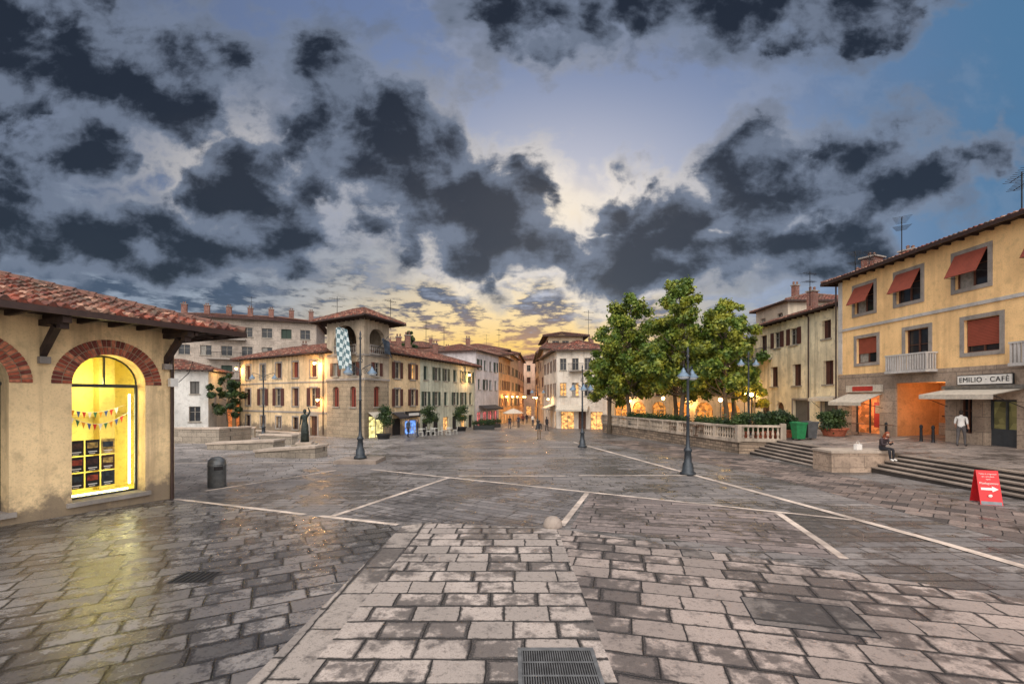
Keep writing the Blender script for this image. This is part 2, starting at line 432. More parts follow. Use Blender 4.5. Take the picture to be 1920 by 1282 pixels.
# ---------------------------------------------------------------- GROUND
def sheet(name,poly,off,mat,zf=gz):
    bm=bmesh.new(); vs=[bm.verts.new((p[0],p[1],0)) for p in poly]; bm.faces.new(vs)
    for yy in(10,130): bmesh.ops.bisect_plane(bm,geom=bm.verts[:]+bm.edges[:]+bm.faces[:],plane_co=(0,yy,0),plane_no=(0,1,0))
    for v in bm.verts: v.co.z=zf(v.co.y)+off
    bmesh.ops.recalc_face_normals(bm,faces=bm.faces)
    for f in bm.faces:
        if f.normal.z<0: f.normal_flip()
    me=bpy.data.meshes.new(name); bm.to_mesh(me); bm.free(); me.materials.append(mat)
    o=bpy.data.objects.new(name,me); sc.collection.objects.link(o); return o
gmat=paving('plaza_plank_paving',math.radians(0),1.3,.36,C(158,150,145),C(110,105,103),C(48,46,45),.85,.65,stain=(.38,.58),edge=.05,lowf=.3)
sheet('ground',[(-1500,-1500),(1500,-1500),(1500,3000),(-1500,3000)],0,gmat)
pA=paving('foreground_slab_paving',0,.64,.47,C(198,184,174),C(144,135,128),C(42,39,38),1.0,.5,loc=(.2,.1,0),stain=(.35,.53),edge=.08,ms=.011)
pB=paving('right_slab_paving',math.radians(14),.68,.47,C(188,172,162),C(136,125,118),C(42,38,37),1.0,.5,loc=(0,.25,0),stain=(.38,.56),edge=.08,ms=.011)
pC=paving('left_wet_slab_paving',math.radians(-28),.66,.44,C(158,152,148),C(98,94,93),C(32,31,32),.95,.97,stain=(.42,.60),edge=.08,ms=.011)
pD=paving('diagonal_plank_paving',math.radians(32),1.2,.33,C(152,145,142),C(98,94,93),C(44,42,42),.85,.65,stain=(.38,.6),edge=.05)
pE=paving('dark_diamond_paving',math.radians(45),.62,.62,C(156,138,128),C(60,54,52),C(38,34,33),.5,.5,stain=(.3,.46),edge=.05,bias=.0,rand=False)
pF=paving('pale_plaza_paving',math.radians(-24),1.0,.42,C(176,168,162),C(130,124,121),C(56,54,53),.75,.5,stain=(.34,.54),edge=.05)
pG=paving('border_slab_paving',math.radians(90),1.1,.56,C(180,168,158),C(134,126,120),C(46,43,42),.95,.45,stain=(.38,.56),edge=.08,ms=.011)
pH=paving('plank_paving_right',math.radians(14),1.3,.34,C(166,150,143),C(110,101,98),C(50,46,44),.85,.55,stain=(.36,.56),edge=.05)
sheet('left_wet_pavement',[(-30,-12),(-3.0,-12),(-3.0,4),(-2.75,11.4),(-5.5,12.4),(-11.1,14.85),(-14,11),(-18,0)],.004,pC)
sheet('border_pavement',[(-3.0,-12),(-2.45,-12),(-2.45,4),(-2.15,11.75),(-2.75,11.4),(-3.0,4)],.004,pG)
sheet('foreground_pavement',[(-2.45,-12),(1.2,-12),(1.2,4),(1.1,11.1),(-2.15,11.75),(-2.45,4)],.004,pA)
sheet('right_pavement',[(1.2,-12),(26,-12),(26,2.0),(10.6,5.8),(1.38,11.0),(1.1,11.1),(1.2,4)],.004,pB)
sheet('middle_pavement',[(-5.0,12.4),(-2.15,11.75),(1.3,11.2),(2.6,16.0),(-2.6,19.2)],.004,pD)
sheet('middle_pavement',[(1.45,11.2),(6.6,8.9),(7.6,12.7),(2.75,15.8)],.004,pH)
sheet('dark_diamond_pavement',[(11.2,6),(14.5,6),(14.5,20.6),(14.2,27.5),(10.9,40),(6.8,40),(11.0,20.0)],.004,pE)
sheet('pale_pavement',[(-30,20),(-11.4,15.6),(-9.0,20.5),(-9.5,42),(-30,55)],.004,pF)
WL=plaster('white_stone_line',C(206,190,176),.6,.7,C(120,108,100),.5,18)
def line(p,q,w=.2,i=0):
    d=Vector((q[0]-p[0],q[1]-p[1])).normalized(); n=Vector((-d.y,d.x))*w/2
    sheet('paving_line',[(p[0]-n.x,p[1]-n.y),(q[0]-n.x,q[1]-n.y),(q[0]+n.x,q[1]+n.y),(p[0]+n.x,p[1]+n.y)],.008+i*.0012,WL)
LN=[((-10.9,14.7),(-5.75,12.6)),((-5.25,12.42),(-2.9,11.5)),((-4.9,12.4),(-2.66,19.1)),((-6.7,21.6),(9,12)),((2.6,15.7),(1.25,11.4)),
((7.5,12.8),(6.6,9.0)),((-2.3,19.6),(2.3,19.6)),((2.9,19.7),(7.6,19.7)),((-4.4,26.5),(5,26.5)),((-2.8,33.5),(5.9,33.5)),((-10.9,16.1),(-8.3,21.3)),
((-20,24),(-9.5,24.5)),((-16,30),(-9,29)),((-3,45),(4.5,45))]
for i,(p,q) in enumerate(LN): line(p,q,.17,i%5)
line((5.2,38),(8,19.5),.24,6); line((8,19.5),(9.9,7.0),.24,6)
STEEL=flat('galvanised_steel',C(140,140,138),.4,.7,.3)
mb=MB(); 
x0,x1,y0,y1=.12,.98,4.9,5.72
mb.box(WF,x0,x1,-y1,-y0,.0045,.007,DARK)
for i in range(30): mb.box(WF,x0+(i+.2)*(x1-x0)/30,x0+(i+.6)*(x1-x0)/30,-y1,-y0,.008,.022,STEEL)
for i in range(4): mb.box(WF,x0,x1,-(y0+(i+.02)*(y1-y0)/3.1+.03),-(y0+(i+.02)*(y1-y0)/3.1),.0225,.025,STEEL)
for a in((x0-.05,x0),(x1,x1+.05)): mb.box(WF,a[0],a[1],-y1-.05,-y0,.006,.024,STEEL)
mb.box(WF,x0,x1,-y1-.05,-y1,.006,.024,STEEL)
mb.obj('drain_grate')
MH=paving('manhole_stone',math.radians(14),1.6,1.2,C(128,120,114),C(108,101,97),C(44,41,40),.9,.45,edge=.08,stain=(.34,.54))
def cover(p,z=.006):
    sheet('manhole_cover',p,z+.004,MH); mb=MB()
    for i in range(4):
        q=[Vector((p[i][0],p[i][1],0)),Vector((p[(i+1)%4][0],p[(i+1)%4][1],0))]; f=Fr(q[0],q[1]); mb.box(f,0,f.L,0,.018,.0045,z+.006,IRON)
    mb.obj('manhole_frame')
cover([(3.45,6.4),(4.9,6.03),(5.12,6.9),(3.67,7.27)]); cover([(3.45,9.13),(4.0,9.0),(4.1,9.42),(3.55,9.55)])
mb=MB()
for i in range(7): mb.box(WF,-5.95+i*.09,-5.9+i*.09,-8.3,-7.85,.008,.018,IRON)
mb.box(WF,-5.97,-5.3,-8.32,-7.83,.0045,.0075,DARK); mb.obj('drain_grate')
mb=MB(); z=gz(11.35); mb.rev((1.02,11.35,z-.02),[(.24,0),(.24,.06),(.225,.13),(.19,.2),(.13,.25),(.06,.275),(.02,.28)],plaster('bollard_stone',C(150,138,128),.4),20); mb.obj('stone_bollard',smooth=True)
# ---------------------------------------------------------------- LEFT BUILDING
e=empty('arched_shop_building',(-13,11,0))
ca=Vector((-11.1,14.9)); du=Vector((.427,.904)); nn=Vector((.904,-.427))
LB=10.5
F=Fr((ca.x-du.x*LB,ca.y-du.y*LB),(ca.x,ca.y))
YP=plaster('ochre_plaster',C(242,212,162),.35,.9,C(130,106,82),.5,20,basez=.3)
def SS(s): return F.L-s
ops=[]
for c in(1.70,4.68,7.66): ops.append(dict(s0=SS(c+.88),s1=SS(c-.88),z0=.28,z1=3.58,arch=True,d=.55,k='none'))
mb=MB(); wall(mb,F,-.3,5.45,ops,YP)
bk=(ca.x-nn.x*8,ca.y-nn.y*8); bk0=(F.o.x-nn.x*8,F.o.y-nn.y*8)
for a,b in(((ca.x,ca.y),bk),(bk,bk0),(bk0,(F.o.x,F.o.y))): wall(mb,Fr(a,b),-.3,5.45,[],YP)
mb.obj('walls',e)
BRM=[flat('arch_brick_%d'%i,c,.85,0,.4,9) for i,c in enumerate((C(176,92,66),C(140,70,52),C(192,118,88),C(118,58,46)))]
MORT=plaster('arch_mortar',C(160,136,112),.3)
mb=MB()
for c in(1.70,4.68,7.66):
    cx=SS(c); n=34
    for k in range(n):
        t0=math.pi*(k+.12)/n; t1=math.pi*(k+.88)/n
        for r0,r1 in((.885,1.085),(1.11,1.31)):
            m=BRM[R.randint(0,3)]; pr=.03+R.uniform(0,.012)
            q=[(cx+r*math.cos(t),3.58+r*math.sin(t)) for r,t in((r0,t0),(r1,t0),(r1,t1),(r0,t1))]
            top=[F.P(a,pr,b) for a,b in q]; bot=[F.P(a,-.05,b) for a,b in q]
            mb.mesh(top+bot,[(0,1,2,3),(0,1,5,4),(1,2,6,5),(2,3,7,6),(3,0,4,7)],m)
            if r0<1:
                q0,q1=q[0],q[3]; mb.poly([F.P(q0[0],-.0,q0[1]),F.P(q1[0],0,q1[1]),F.P(q1[0],-.5,q1[1]-.003),F.P(q0[0],-.5,q0[1]-.003)],m)
    mb.box(F,cx-1.0,cx+1.0,-.54,.09,.16,.285,STONE)
    a=[(cx+1.305*math.cos(math.pi*k/24),3.58+1.305*math.sin(math.pi*k/24)) for k in range(25)]; b_=[(cx+.883*math.cos(math.pi*k/24),3.58+.883*math.sin(math.pi*k/24)) for k in range(25)]
    for k in range(24): mb.poly([F.P(*(a[k][0],.015,a[k][1])),F.P(a[k+1][0],.015,a[k+1][1]),F.P(b_[k+1][0],.015,b_[k+1][1]),F.P(b_[k][0],.015,b_[k][1])],MORT)
mb.obj('brick_arches_and_sills',e)
YI=plaster('yellow_interior',C(244,228,140),.1,.8,None,.1,8)
mb=MB(); cx=SS(1.70)
mb.poly([F.P(cx-1.4,-1.9,.2),F.P(cx+1.4,-1.9,.2),F.P(cx+1.4,-1.9,4.7),F.P(cx-1.4,-1.9,4.7)],YI)
mb.poly([F.P(cx-1.4,-1.9,.2),F.P(cx-1.4,-.56,.2),F.P(cx-1.4,-.56,4.7),F.P(cx-1.4,-1.9,4.7)],YI)
mb.poly([F.P(cx+1.4,-1.9,.2),F.P(cx+1.4,-.56,.2),F.P(cx+1.4,-.56,4.7),F.P(cx+1.4,-1.9,4.7)],YI)
mb.poly([F.P(cx-1.4,-1.9,.27),F.P(cx+1.4,-1.9,.27),F.P(cx+1.4,-.56,.27),F.P(cx-1.4,-.56,.27)],YI)
mb.poly([F.P(cx-1.4,-1.9,4.7),F.P(cx+1.4,-1.9,4.7),F.P(cx+1.4,-.56,4.7),F.P(cx-1.4,-.56,4.7)],YI)
PCOL=plaster('interior_pillar',C(210,190,120),.2)
mb.box(F,cx+.35,cx+.75,-1.85,-1.5,.28,4.6,PCOL); mb.box(F,cx-1.3,cx-.95,-1.85,-1.5,.28,4.6,PCOL); mb.box(F,cx-1.38,cx+1.38,-1.88,-1.7,2.6,2.68,PCOL)
mb.obj('display_room',e)
mb=MB(); GF=flat('frame_dark_grey',C(58,62,62),.4,.3)
t0,t1=-.52,-.46
mb.box(F,cx-.88,cx-.82,t0,t1,.285,3.58,GF); mb.box(F,cx+.82,cx+.88,t0,t1,.285,3.58,GF)
mb.box(F,cx-.82,cx+.82,t0,t1,.285,.34,GF); mb.box(F,cx-.82,cx+.82,t0,t1,3.5,3.6,GF); mb.box(F,cx+.02,cx+.06,t0,t1,3.6,4.45,GF)
for k in range(16):
    A=[(cx+r*math.cos(t),3.58+r*math.sin(t)) for t in(math.pi*k/16,math.pi*(k+1)/16) for r in(.875,.82)]
    mb.poly([F.P(A[0][0],t1,A[0][1]),F.P(A[1][0],t1,A[1][1]),F.P(A[3][0],t1,A[3][1]),F.P(A[2][0],t1,A[2][1])],GF)
mb.obj('shop_window_frame',e)
mb=MB(); TUBE=emis('neon_tube',(1,.97,.55,1),16)
mb.tube([F.P(cx+.74,-.62,.5),F.P(cx+.74,-.62,3.3)],.025,TUBE,8); mb.tube([F.P(cx-.75,-.62,.36),F.P(cx+.7,-.62,.36)],.022,TUBE,8); mb.obj('neon_tubes',e)
plight(e,F.P(cx,-1.0,3.6),(1,.9,.34),60,.2); plight(e,F.P(cx+.3,-1.0,1.2),(1,.9,.34),34,.2)
mb=MB(); PB=[flat('poster_%d'%i,c,.6,0,.7,9) for i,c in enumerate((C(28,26,26),C(70,44,36),C(160,66,44),C(44,56,66),C(190,160,90),C(150,150,140)))]
WH=flat('white_print',C(225,222,215),.6,0,.1)
for r in range(3):
    for c in range(3):
        a=cx-.72+c*.37; z=.55+r*.48; mb.box(F,a,a+.33,-.60,-.59,z,z+.44,PB[R.choice((0,0,1,3,4))])
        mb.box(F,a+.04,a+.29,-.589,-.585,z+.2,z+.36,PB[R.randint(1,5)]); mb.box(F,a+.06,a+.27,-.589,-.585,z+.08,z+.11,WH); mb.box(F,a+.08,a+.22,-.589,-.585,z+.03,z+.05,WH)
mb.box(F,cx-.78,cx-.74,-.62,-.60,.3,2.0,GF)
mb.obj('posters',e)
BF=[flat('flag_%d'%i,c,.7,0,.1) for i,c in enumerate((C(200,50,40),C(240,235,225),C(60,120,80),C(225,150,40),C(60,90,160)))]
mb=MB()
for row,(za,dz) in enumerate(((2.75,.35),(2.95,.2))):
    pts=[F.P(cx-.82+1.6*i/12,-.7-.3*row,za-dz*math.sin(math.pi*i/12)) for i in range(13)]
    mb.tube(pts,.006,WH,4)
    for i in range(11):
        p,q=pts[i].lerp(pts[i+1],.1),pts[i].lerp(pts[i+1],.85)
        mb.poly([p,q,(p+q)/2+Vector((0,0,-.2))],BF[(i+row)%5])
mb.obj('bunting',e)
mb=MB(); 
for c in(4.68,7.66):
    x=SS(c); o=dict(out=[(x-.88,.285),(x+.88,.285)]+[(x+.88*math.cos(math.pi*k/16),3.58+.88*math.sin(math.pi*k/16)) for k in range(17)])
    mb.poly([F.P(p[0],-.5,p[1]) for p in o['out']],GLS)
    mb.box(F,x-.03,x+.03,-.49,-.43,.285,4.4,GF); mb.box(F,x-.88,x-.03,-.49,-.44,3.52,3.6,GF); mb.box(F,x+.03,x+.88,-.49,-.44,3.52,3.6,GF)
mb.obj('arched_windows',e)
fp=[(F.o.x,F.o.y),(ca.x,ca.y),bk,bk0]
hiproof(e,fp,5.42,1.45,.30,TILE,.27,8,far=False,fas=.16,amp=.08,jit=.022)
mb=MB()
for s in(.25,3.17,6.15,9.1):
    a=SS(s); 
    mb.box(F,a-.09,a+.09,0,1.35,5.09,5.25,WOOD); mb.box(F,a-.09,a+.09,1.0,1.2,4.95,5.09,WOOD)
    P=F.P; w=.07
    A=[P(a-w,.02,4.28),P(a+w,.02,4.28),P(a+w,.02,4.5),P(a-w,.02,4.5)]; B=[P(a-w,.86,4.99),P(a+w,.86,4.99),P(a+w,.68,5.085),P(a-w,.68,5.085)]
    mb.mesh(A+B,[(0,1,5,4),(1,2,6,5),(2,3,7,6),(3,0,4,7),(0,1,2,3),(4,5,6,7)],WOOD)
    mb.box(F,a-.11,a+.11,.001,.16,4.1,4.28,STONE)
mb.tube([F.P(F.L-.1,.07,-.1),F.P(F.L-.1,.07,4.9),F.P(F.L-.1,.5,5.0),F.P(F.L-.1,1.4,5.2)],.05,GUT,8)
mb.box(F,F.L-.25,F.L-.02,.12,.26,3.55,3.82,WH); mb.tube([F.P(F.L+.05,.15,3.7),F.P(F.L+.3,.25,4.0),F.P(F.L+.35,.4,4.4)],.012,IRON,5)
mb.obj('timber_brackets_and_downpipe',e)
# ---------------------------------------------------------------- YELLOW BUILDING (right)
e=empty('yellow_cafe_building',(27,22,.8))
YB=plaster('orange_yellow_plaster',C(250,206,146),.22,.9,C(170,130,90),.3,16)
CL=blocks('travertine_cladding',C(180,160,140),C(152,134,118),C(92,84,76),1.3,.75,rot=math.pi/2)
XF=23.0
F=Fr((XF,31.9),(XF,10.0))
def YS(y): return 31.9-y
AW=shutter('roller_rust',C(160,78,58)); 
up=[];lo=[]
for y in(29.6,26.3,22.7,19.2,15.7,12.4):
    up.append(dict(s0=YS(y)-.82,s1=YS(y)+.82,z0=8.75,z1=10.5,sur=.2,fm=FRB,sill=False))
for y in(29.4,22.2,15.8,12.4):
    lo.append(dict(s0=YS(y)-.85,s1=YS(y)+.85,z0=5.45,z1=7.1,sur=.2,fm=FRB,half=.62 if y!=22.2 else .8,half_m=AW,sill=False))
for y in(25.75,19.0): lo.append(dict(s0=YS(y)-.75,s1=YS(y)+.75,z0=4.75,z1=7.1,sur=.2,fm=FRB,sill=False))
mb=MB(); wb=MB()
wall(mb,F,4.55,11.3,up+lo,YB)
for o in up+lo: fill(wb,F,o)
g=[dict(s0=YS(30.6),s1=YS(28.3),z0=.5,z1=3.45,k='none',d=.4),dict(s0=YS(27.1),s1=YS(24.0),z0=.5,z1=4.05,k='none',d=.1),
   dict(s0=YS(23.2),s1=YS(22.6),z0=1.4,z1=3.2,k='win',fm=FRB,sill=False),dict(s0=YS(22.0),s1=YS(20.6),z0=.5,z1=3.1,k='none',d=.4),dict(s0=YS(19.6),s1=YS(17),z0=.5,z1=3.2,k='dark')]
F2=Fr((XF-.06,31.9),(XF-.06,10.0))
wall(mb,F2,-.2,4.55,g,CL,CL); fill(wb,F2,g[2]); fill(wb,F2,g[4])
mb.poly([F2.P(0,0,4.55),F2.P(F2.L,0,4.55),F2.P(F2.L,-.06,4.55),F2.P(0,-.06,4.55)],CL)
FB=Fr((XF+9,31.9),(XF,31.9)); wall(mb,FB,-.2,11.3,[],YB)
wall(mb,Fr((XF,10),(XF+9,10)),-.2,11.3,[],YB); wall(mb,Fr((XF+9,10),(XF+9,31.9)),-.2,11.3,[],YB)
LG=plaster('pale_grey_trim',C(190,186,182),.3)
mb.box(F,0,F.L,.0,.08,7.75,7.92,LG); mb.box(F,0,F.L,0,.07,4.556,4.75,CL); mb.box(F,0,.35,.002,.05,4.8,11.2,LG)
mb.tube([F.P(-.12,.12,.6),F.P(-.12,.12,11.0)],.05,GUT,6)
mb.obj('walls',e); wb.obj('windows_and_doors',e)
mb=MB()
for y in(29.6,26.3,22.7,19.2,15.7,12.4):
    a,b=YS(y)-.8,YS(y)+.8; P=F.P; 
    mb.mesh([P(a,.06,10.5),P(b,.06,10.5),P(b,.62,9.35),P(a,.62,9.35),P(a,.03,10.5),P(b,.03,10.5),P(b,.6,9.33),P(a,.6,9.33)],[(0,1,2,3),(4,5,6,7),(3,2,6,7),(0,3,7,4),(1,2,6,5)],AW)
    for q in(a,b): mb.tube([P(q,.0,9.35),P(q,.6,9.36)],.015,IRON,4)
mb.obj('tilted_roller_shutters',e)
mb=MB(); 
for y in(25.75,19.0):
    s=YS(y); mb.box(F,s-1.35,s+1.35,.09,.75,4.6,4.74,LG)
    for i in range(17): mb.box(F,s-1.3+i*.162,s-1.22+i*.162,.66,.72,4.75,5.6,LG)
    for q in(s-1.3,s+1.24):
        for j in range(4): mb.box(F,q,q+.06,.12+j*.14,.18+j*.14,4.75,5.6,LG)
    mb.box(F,s-1.34,s+1.34,.64,.74,5.6,5.68,LG); 
    for q in(s-1.34,s+1.28): mb.box(F,q,q+.06,.05,.64,5.6,5.68,LG)
mb.obj('balconies',e)
hiproof(e,[(XF,31.9),(XF,10),(XF+9,10),(XF+9,31.9)],11.35,.75,.27,TILE,.25,4,far=False,fas=.18,amp=.06)
CAN=flat('awning_cream',C(200,190,174),.8,0,.2); RED=flat('sign_red',C(176,46,40),.6,0,.2)
def awning(mb,F,a,b,z,d,drop,mat,val=.22):
    P=F.P; mb.mesh([P(a,.05,z),P(b,.05,z),P(b,d,z-drop),P(a,d,z-drop),P(a,d,z-drop-val),P(b,d,z-drop-val),P(a,.05,z-.03),P(b,.05,z-.03),P(b,d-.02,z-drop-.03),P(a,d-.02,z-drop-.03)],[(0,1,2,3),(3,2,5,4),(6,7,8,9)],mat)
    for q in(a+.04,b-.04): mb.tube([P(q,.02,z-.9),P(q,d-.05,z-drop-.05)],.018,IRON,5)
mb=MB(); awning(mb,F2,YS(30.9),YS(28.0),3.45,1.4,.55,CAN); awning(mb,F2,YS(23.9),YS(20.2),3.62,1.5,.28,CAN)
mb.box(F2,YS(24.0),YS(19.9),.02,.2,3.625,3.8,STEEL); mb.box(F2,YS(30.9),YS(28.0),.02,.18,3.55,4.0,CAN); mb.box(F2,YS(30.3),YS(28.6),.185,.2,3.62,3.92,RED)
mb.obj('awnings',e)
LM1=lit('shop_glow_orange',C(225,130,70),.7); PASS=plaster('passage_orange_plaster',C(206,138,82),.45)
mb=MB(); P=F2.P
a,b=YS(27.1),YS(24.0); D=2.6
mb.poly([P(a,-D,.3),P(b,-D,.3),P(b,-D,4.1),P(a,-D,4.1)],PASS); mb.poly([P(a,-.1,.3),P(a,-D,.3),P(a,-D,4.1),P(a,-.1,4.1)],PASS); mb.poly([P(b,-.1,.3),P(b,-D,.3),P(b,-D,4.1),P(b,-.1,4.1)],PASS); mb.poly([P(a,-.1,4.06),P(b,-.1,4.06),P(b,-D,4.06),P(a,-D,4.06)],PASS)
mb.poly([P(a,-.1,.9),P(b,-.1,.9),P(b,-D,.9),P(a,-D,.9)],CL)
mb.box(F2,b-1.3,b-.4,-D+.01,-D+.1,.9,3.0,DOORM); mb.tube([P(a+.3,-D+.1,2.1),P(b-1.5,-D+.1,2.1),P(b-1.5,-D+.1,3.4)],.04,GUT,6); mb.box(F2,a+.5,a+1.1,-D+.01,-D+.15,2.0,2.7,STONE); mb.box(F2,a+1.3,a+1.6,-D+.01,-D+.15,2.2,2.7,GF)
mb.box(F2,a,b,-D+.0105,-D+.03,.9,1.7,CL)
mb.obj('passage',e); plight(e,P((a+b)/2,-1.4,3.6),(1,.66,.32),50,.2)
for yb in(24.6,23.9,26.9): 
    mb=MB(); mb.rev((22.2,yb,.6+.05*(22.2-17.5)),[(.09,0),(.07,.1),(.06,.7),(.08,.74),(.07,.85),(.02,.9)],IRON,10); mb.obj('iron_bollard')
mb=MB()
a,b=YS(30.6),YS(28.3)
mb.poly([P(a,-.4,.5),P(b,-.4,.5),P(b,-.4,3.45),P(a,-.4,3.45)],LM1)
mb.box(F2,a,a+.06,-.38,-.3,.6,3.45,GF); mb.box(F2,b-.06,b,-.38,-.3,.6,3.45,GF); mb.box(F2,a+1.1,a+1.16,-.38,-.3,.6,3.45,GF)
mb.box(F2,b-.75,b-.1,-.29,-.26,1.3,2.9,RED); mb.box(F2,b-.65,b-.2,-.255,-.25,2.2,2.7,FRW)
a,b=YS(22.0),YS(20.6); DG=flat('door_dark_grey',C(62,66,70),.5,0,.2)
mb.poly([P(a,-.4,.5),P(b,-.4,.5),P(b,-.4,3.1),P(a,-.4,3.1)],lit('shop_glow_dim',C(120,112,70),.35))
mb.box(F2,a,b,-.38,-.32,.6,1.7,DG)
for q in(a,(a+b)/2-.04,b-.08): mb.box(F2,q,q+.08,-.38,-.3,1.7,3.1,DG)
mb.box(F2,a,b,-.39,-.31,3.0,3.1,DG)
mb.obj('shop_fronts',e)
plight(e,P(YS(29.4),.6,2.8),(1,.6,.35),45,.15)
mb=MB(); mb.box(F2,YS(23.1),YS(20.6),.16,.24,3.85,4.28,WH); mb.box(F2,YS(23.15),YS(20.55),.15,.2,3.81,4.32,IRON); mb.obj('sign_board',e)
BLK=flat('black_print',C(30,30,32),.6,0,.1)
def text(e,s,loc,size,rot,mat,name='lettering',spacing=1.1,ext=.006):
    c=bpy.data.curves.new(name,'FONT'); c.body=s; c.size=size; c.align_x='CENTER'; c.align_y='CENTER'; c.space_character=spacing; c.extrude=ext
    c.materials.append(mat); o=bpy.data.objects.new(name,c); o.location=loc; o.rotation_euler=rot; sc.collection.objects.link(o)
    if e: par(o,e)
text(e,"EMILIO \u00b7 CAF\u00c8",F2.P((YS(23.1)+YS(20.6))/2,.25,4.06),.34,(math.pi/2,0,-math.pi/2),BLK)
antenna(e,23.5,20.9,11.5,2.1,1.2,8,1.7); antenna(e,24.5,28.5,12.3,2.2,.9,7,1.4); antenna(e,26,33,12,1.8,.5)
# ---------------------------------------------------------------- CREAM HOUSE right
e=empty('cream_shuttered_house',(28,38,.6))
CW=plaster('cream_plaster',C(236,222,188),.35,.9,C(130,118,96),.5,14)
F=Fr((24,45.2),(24,32.0))
def fy(y): return 45.2-y
ops=[]
for y in(41.0,38.6,34.6): ops.append(dict(s0=fy(y)-.5,s1=fy(y)+.5,z0=7.7,z1=9.1,k='shut' if y==34.6 else 'win',open=(y!=34.6),sh=SHB))
ops.append(dict(s0=fy(43.2)-.5,s1=fy(43.2)+.5,z0=6.9,z1=9.1,k='win',fm=FRB))
for y in(41.5,38.2,34.4): ops.append(dict(s0=fy(y)-.55,s1=fy(y)+.55,z0=4.2,z1=6.0,k='shut',sh=SHB))
ops+=[dict(s0=fy(43)-.7,s1=fy(43)+.7,z0=.3,z1=2.4,k='door',arch=True),dict(s0=fy(40.6)-.6,s1=fy(40.6)+.6,z0=.3,z1=2.2,k='door',arch=True),dict(s0=fy(37.7)-1,s1=fy(37.7)+1,z0=.3,z1=3.0,k='roll',sur=.15),dict(s0=fy(34)-1.1,s1=fy(34)+1.1,z0=.3,z1=2.9,k='roll',sur=.15)]
bld(e,[(24,45.2),(24,32.02),(33,32.02),(33,45.2)],-.6,10.0,CW,{0:ops},dict(mat=TILE,w=.25,n=4,over=.7,far=False,amp=.06))
mb=MB(); s=fy(43.0); mb.box(F,s-1.4,s+1.2,.01,.9,6.7,6.85,STONE)
for i in range(22): mb.tube([F.P(s-1.38+i*.12,.86,6.85),F.P(s-1.38+i*.12,.95,7.3),F.P(s-1.38+i*.12,.86,7.8)],.014,IRON,4)
mb.tube([F.P(s-1.4,.02,7.8),F.P(s-1.4,.88,7.8),F.P(s+1.2,.88,7.8),F.P(s+1.2,.02,7.8)],.025,IRON,5)
mb.tube([F.P(fy(36.6),.08,.4),F.P(fy(36.6),.08,9.7),F.P(fy(36.6),.6,9.95)],.05,GUT,6)
awning(mb,F,fy(35.4),fy(32.6),3.3,.9,.15,CAN); mb.obj('balcony_and_downpipe',e)
for a in((27,34,12.2,2.0,1.1),(28,36.5,12.2,1.6,.9),(29,33,12.2,2.2,1.0),(26.5,40,11.9,1.2,.7)): chimney(e,a[0],a[1],a[2]-1.2,a[3]+.6,a[4])
antenna(e,25.5,38.8,11,3.0); antenna(e,26.5,35,11.3,3.2,.8); lantern(e,F,fy(44.6),4.2,.6,130)
PE=plaster('penthouse_render',C(200,186,165),.3)
e2=empty('rooftop_house',(30,48,0)); bld(e2,[(28,52),(28,46),(36,46),(36,52)],-1,13,PE,{0:grid(6,2,[(10.5,12,1)])},dict(over=.5)); chimney(e2,30,48,13.5,1.5)
# ---------------------------------------------------------------- BACK ROW behind trees
e=empty('arcaded_house',(20,56,0))
fp=[(12.9,60.5),(24.0,45.6),(31,51),(20,66)]; L=math.dist(fp[0],fp[1])
OW=plaster('warm_cream_plaster',C(228,202,164),.3,.9,C(140,110,80),.35)
LMW=lit('cafe_glow',C(255,170,80),.8)
o=grid(L,6,[(6.3,7.9,1.0,dict(rnd=1)),(3.4,5.0,1.0,dict(rnd=1))],1.6)+[dict(s0=1+i*2.9,s1=3+i*2.9,z0=-.6,z1=1.7,arch=True,k='lit',lm=LMW) for i in range(6)]
bld(e,fp,-2.5,8.6,OW,{0:o},dict(over=.7))
fr=Fr(fp[0],fp[1]); lantern(e,fr,4,2.8,.6,120); lantern(e,fr,12,2.8,.6,150)
# ---------------------------------------------------------------- WHITE BUILDING right of the street
e=empty('white_corner_house',(10,64,0))
WB=plaster('white_plaster',C(224,214,200),.3,.9,C(150,130,108),.4)
fp=[(6.1,62),(12.6,60),(15,69),(5.3,75)]; L=math.dist(fp[0],fp[1])
SHP=lit('boutique_glow',C(255,190,112),1.4)
bld(e,fp,-2.5,9.6,WB,{0:grid(L,4,[(6.9,8.5,.9,dict(sh=SHK)),(3.4,5.2,.9,dict(sh=SHK))],.9)+[dict(s0=.6,s1=2.4,z0=-1.2,z1=1.3,k='lit',lm=SHP),dict(s0=3.0,s1=4.0,z0=-1.2,z1=1.3,k='door'),dict(s0=4.6,s1=6.2,z0=-1.2,z1=1.3,k='lit',lm=SHP)],
 3:grid(13,4,[(6.9,8.5,.9,dict(open=True,sh=SHB)),(3.4,5.2,.9,dict(open=True,sh=SHB)),(-1.2,1.3,1.5,dict(k='lit',lm=SHP))],1.6)},dict(over=.8,mat=TILE,amp=.06))
fr=Fr(fp[0],fp[1]); mb=MB(); awning(mb,fr,.2,4.4,2.2,1.6,.6,CAN); fr3=Fr(fp[3],fp[0]); awning(mb,fr3,7,12,2.2,1.3,.5,CAN)
s=2.7; mb.box(fr,s-1,s+1,.01,.8,6.7,6.82,STONE)
for i in range(14): mb.tube([fr.P(s-.98+i*.15,.76,6.82),fr.P(s-.98+i*.15,.76,7.75)],.015,IRON,4)
mb.tube([fr.P(s-1,.02,7.75),fr.P(s-1,.78,7.75),fr.P(s+1,.78,7.75),fr.P(s+1,.02,7.75)],.025,IRON,5)
mb.obj('awnings_and_balcony',e); lantern(e,fr3,9,3.0,.6,130)
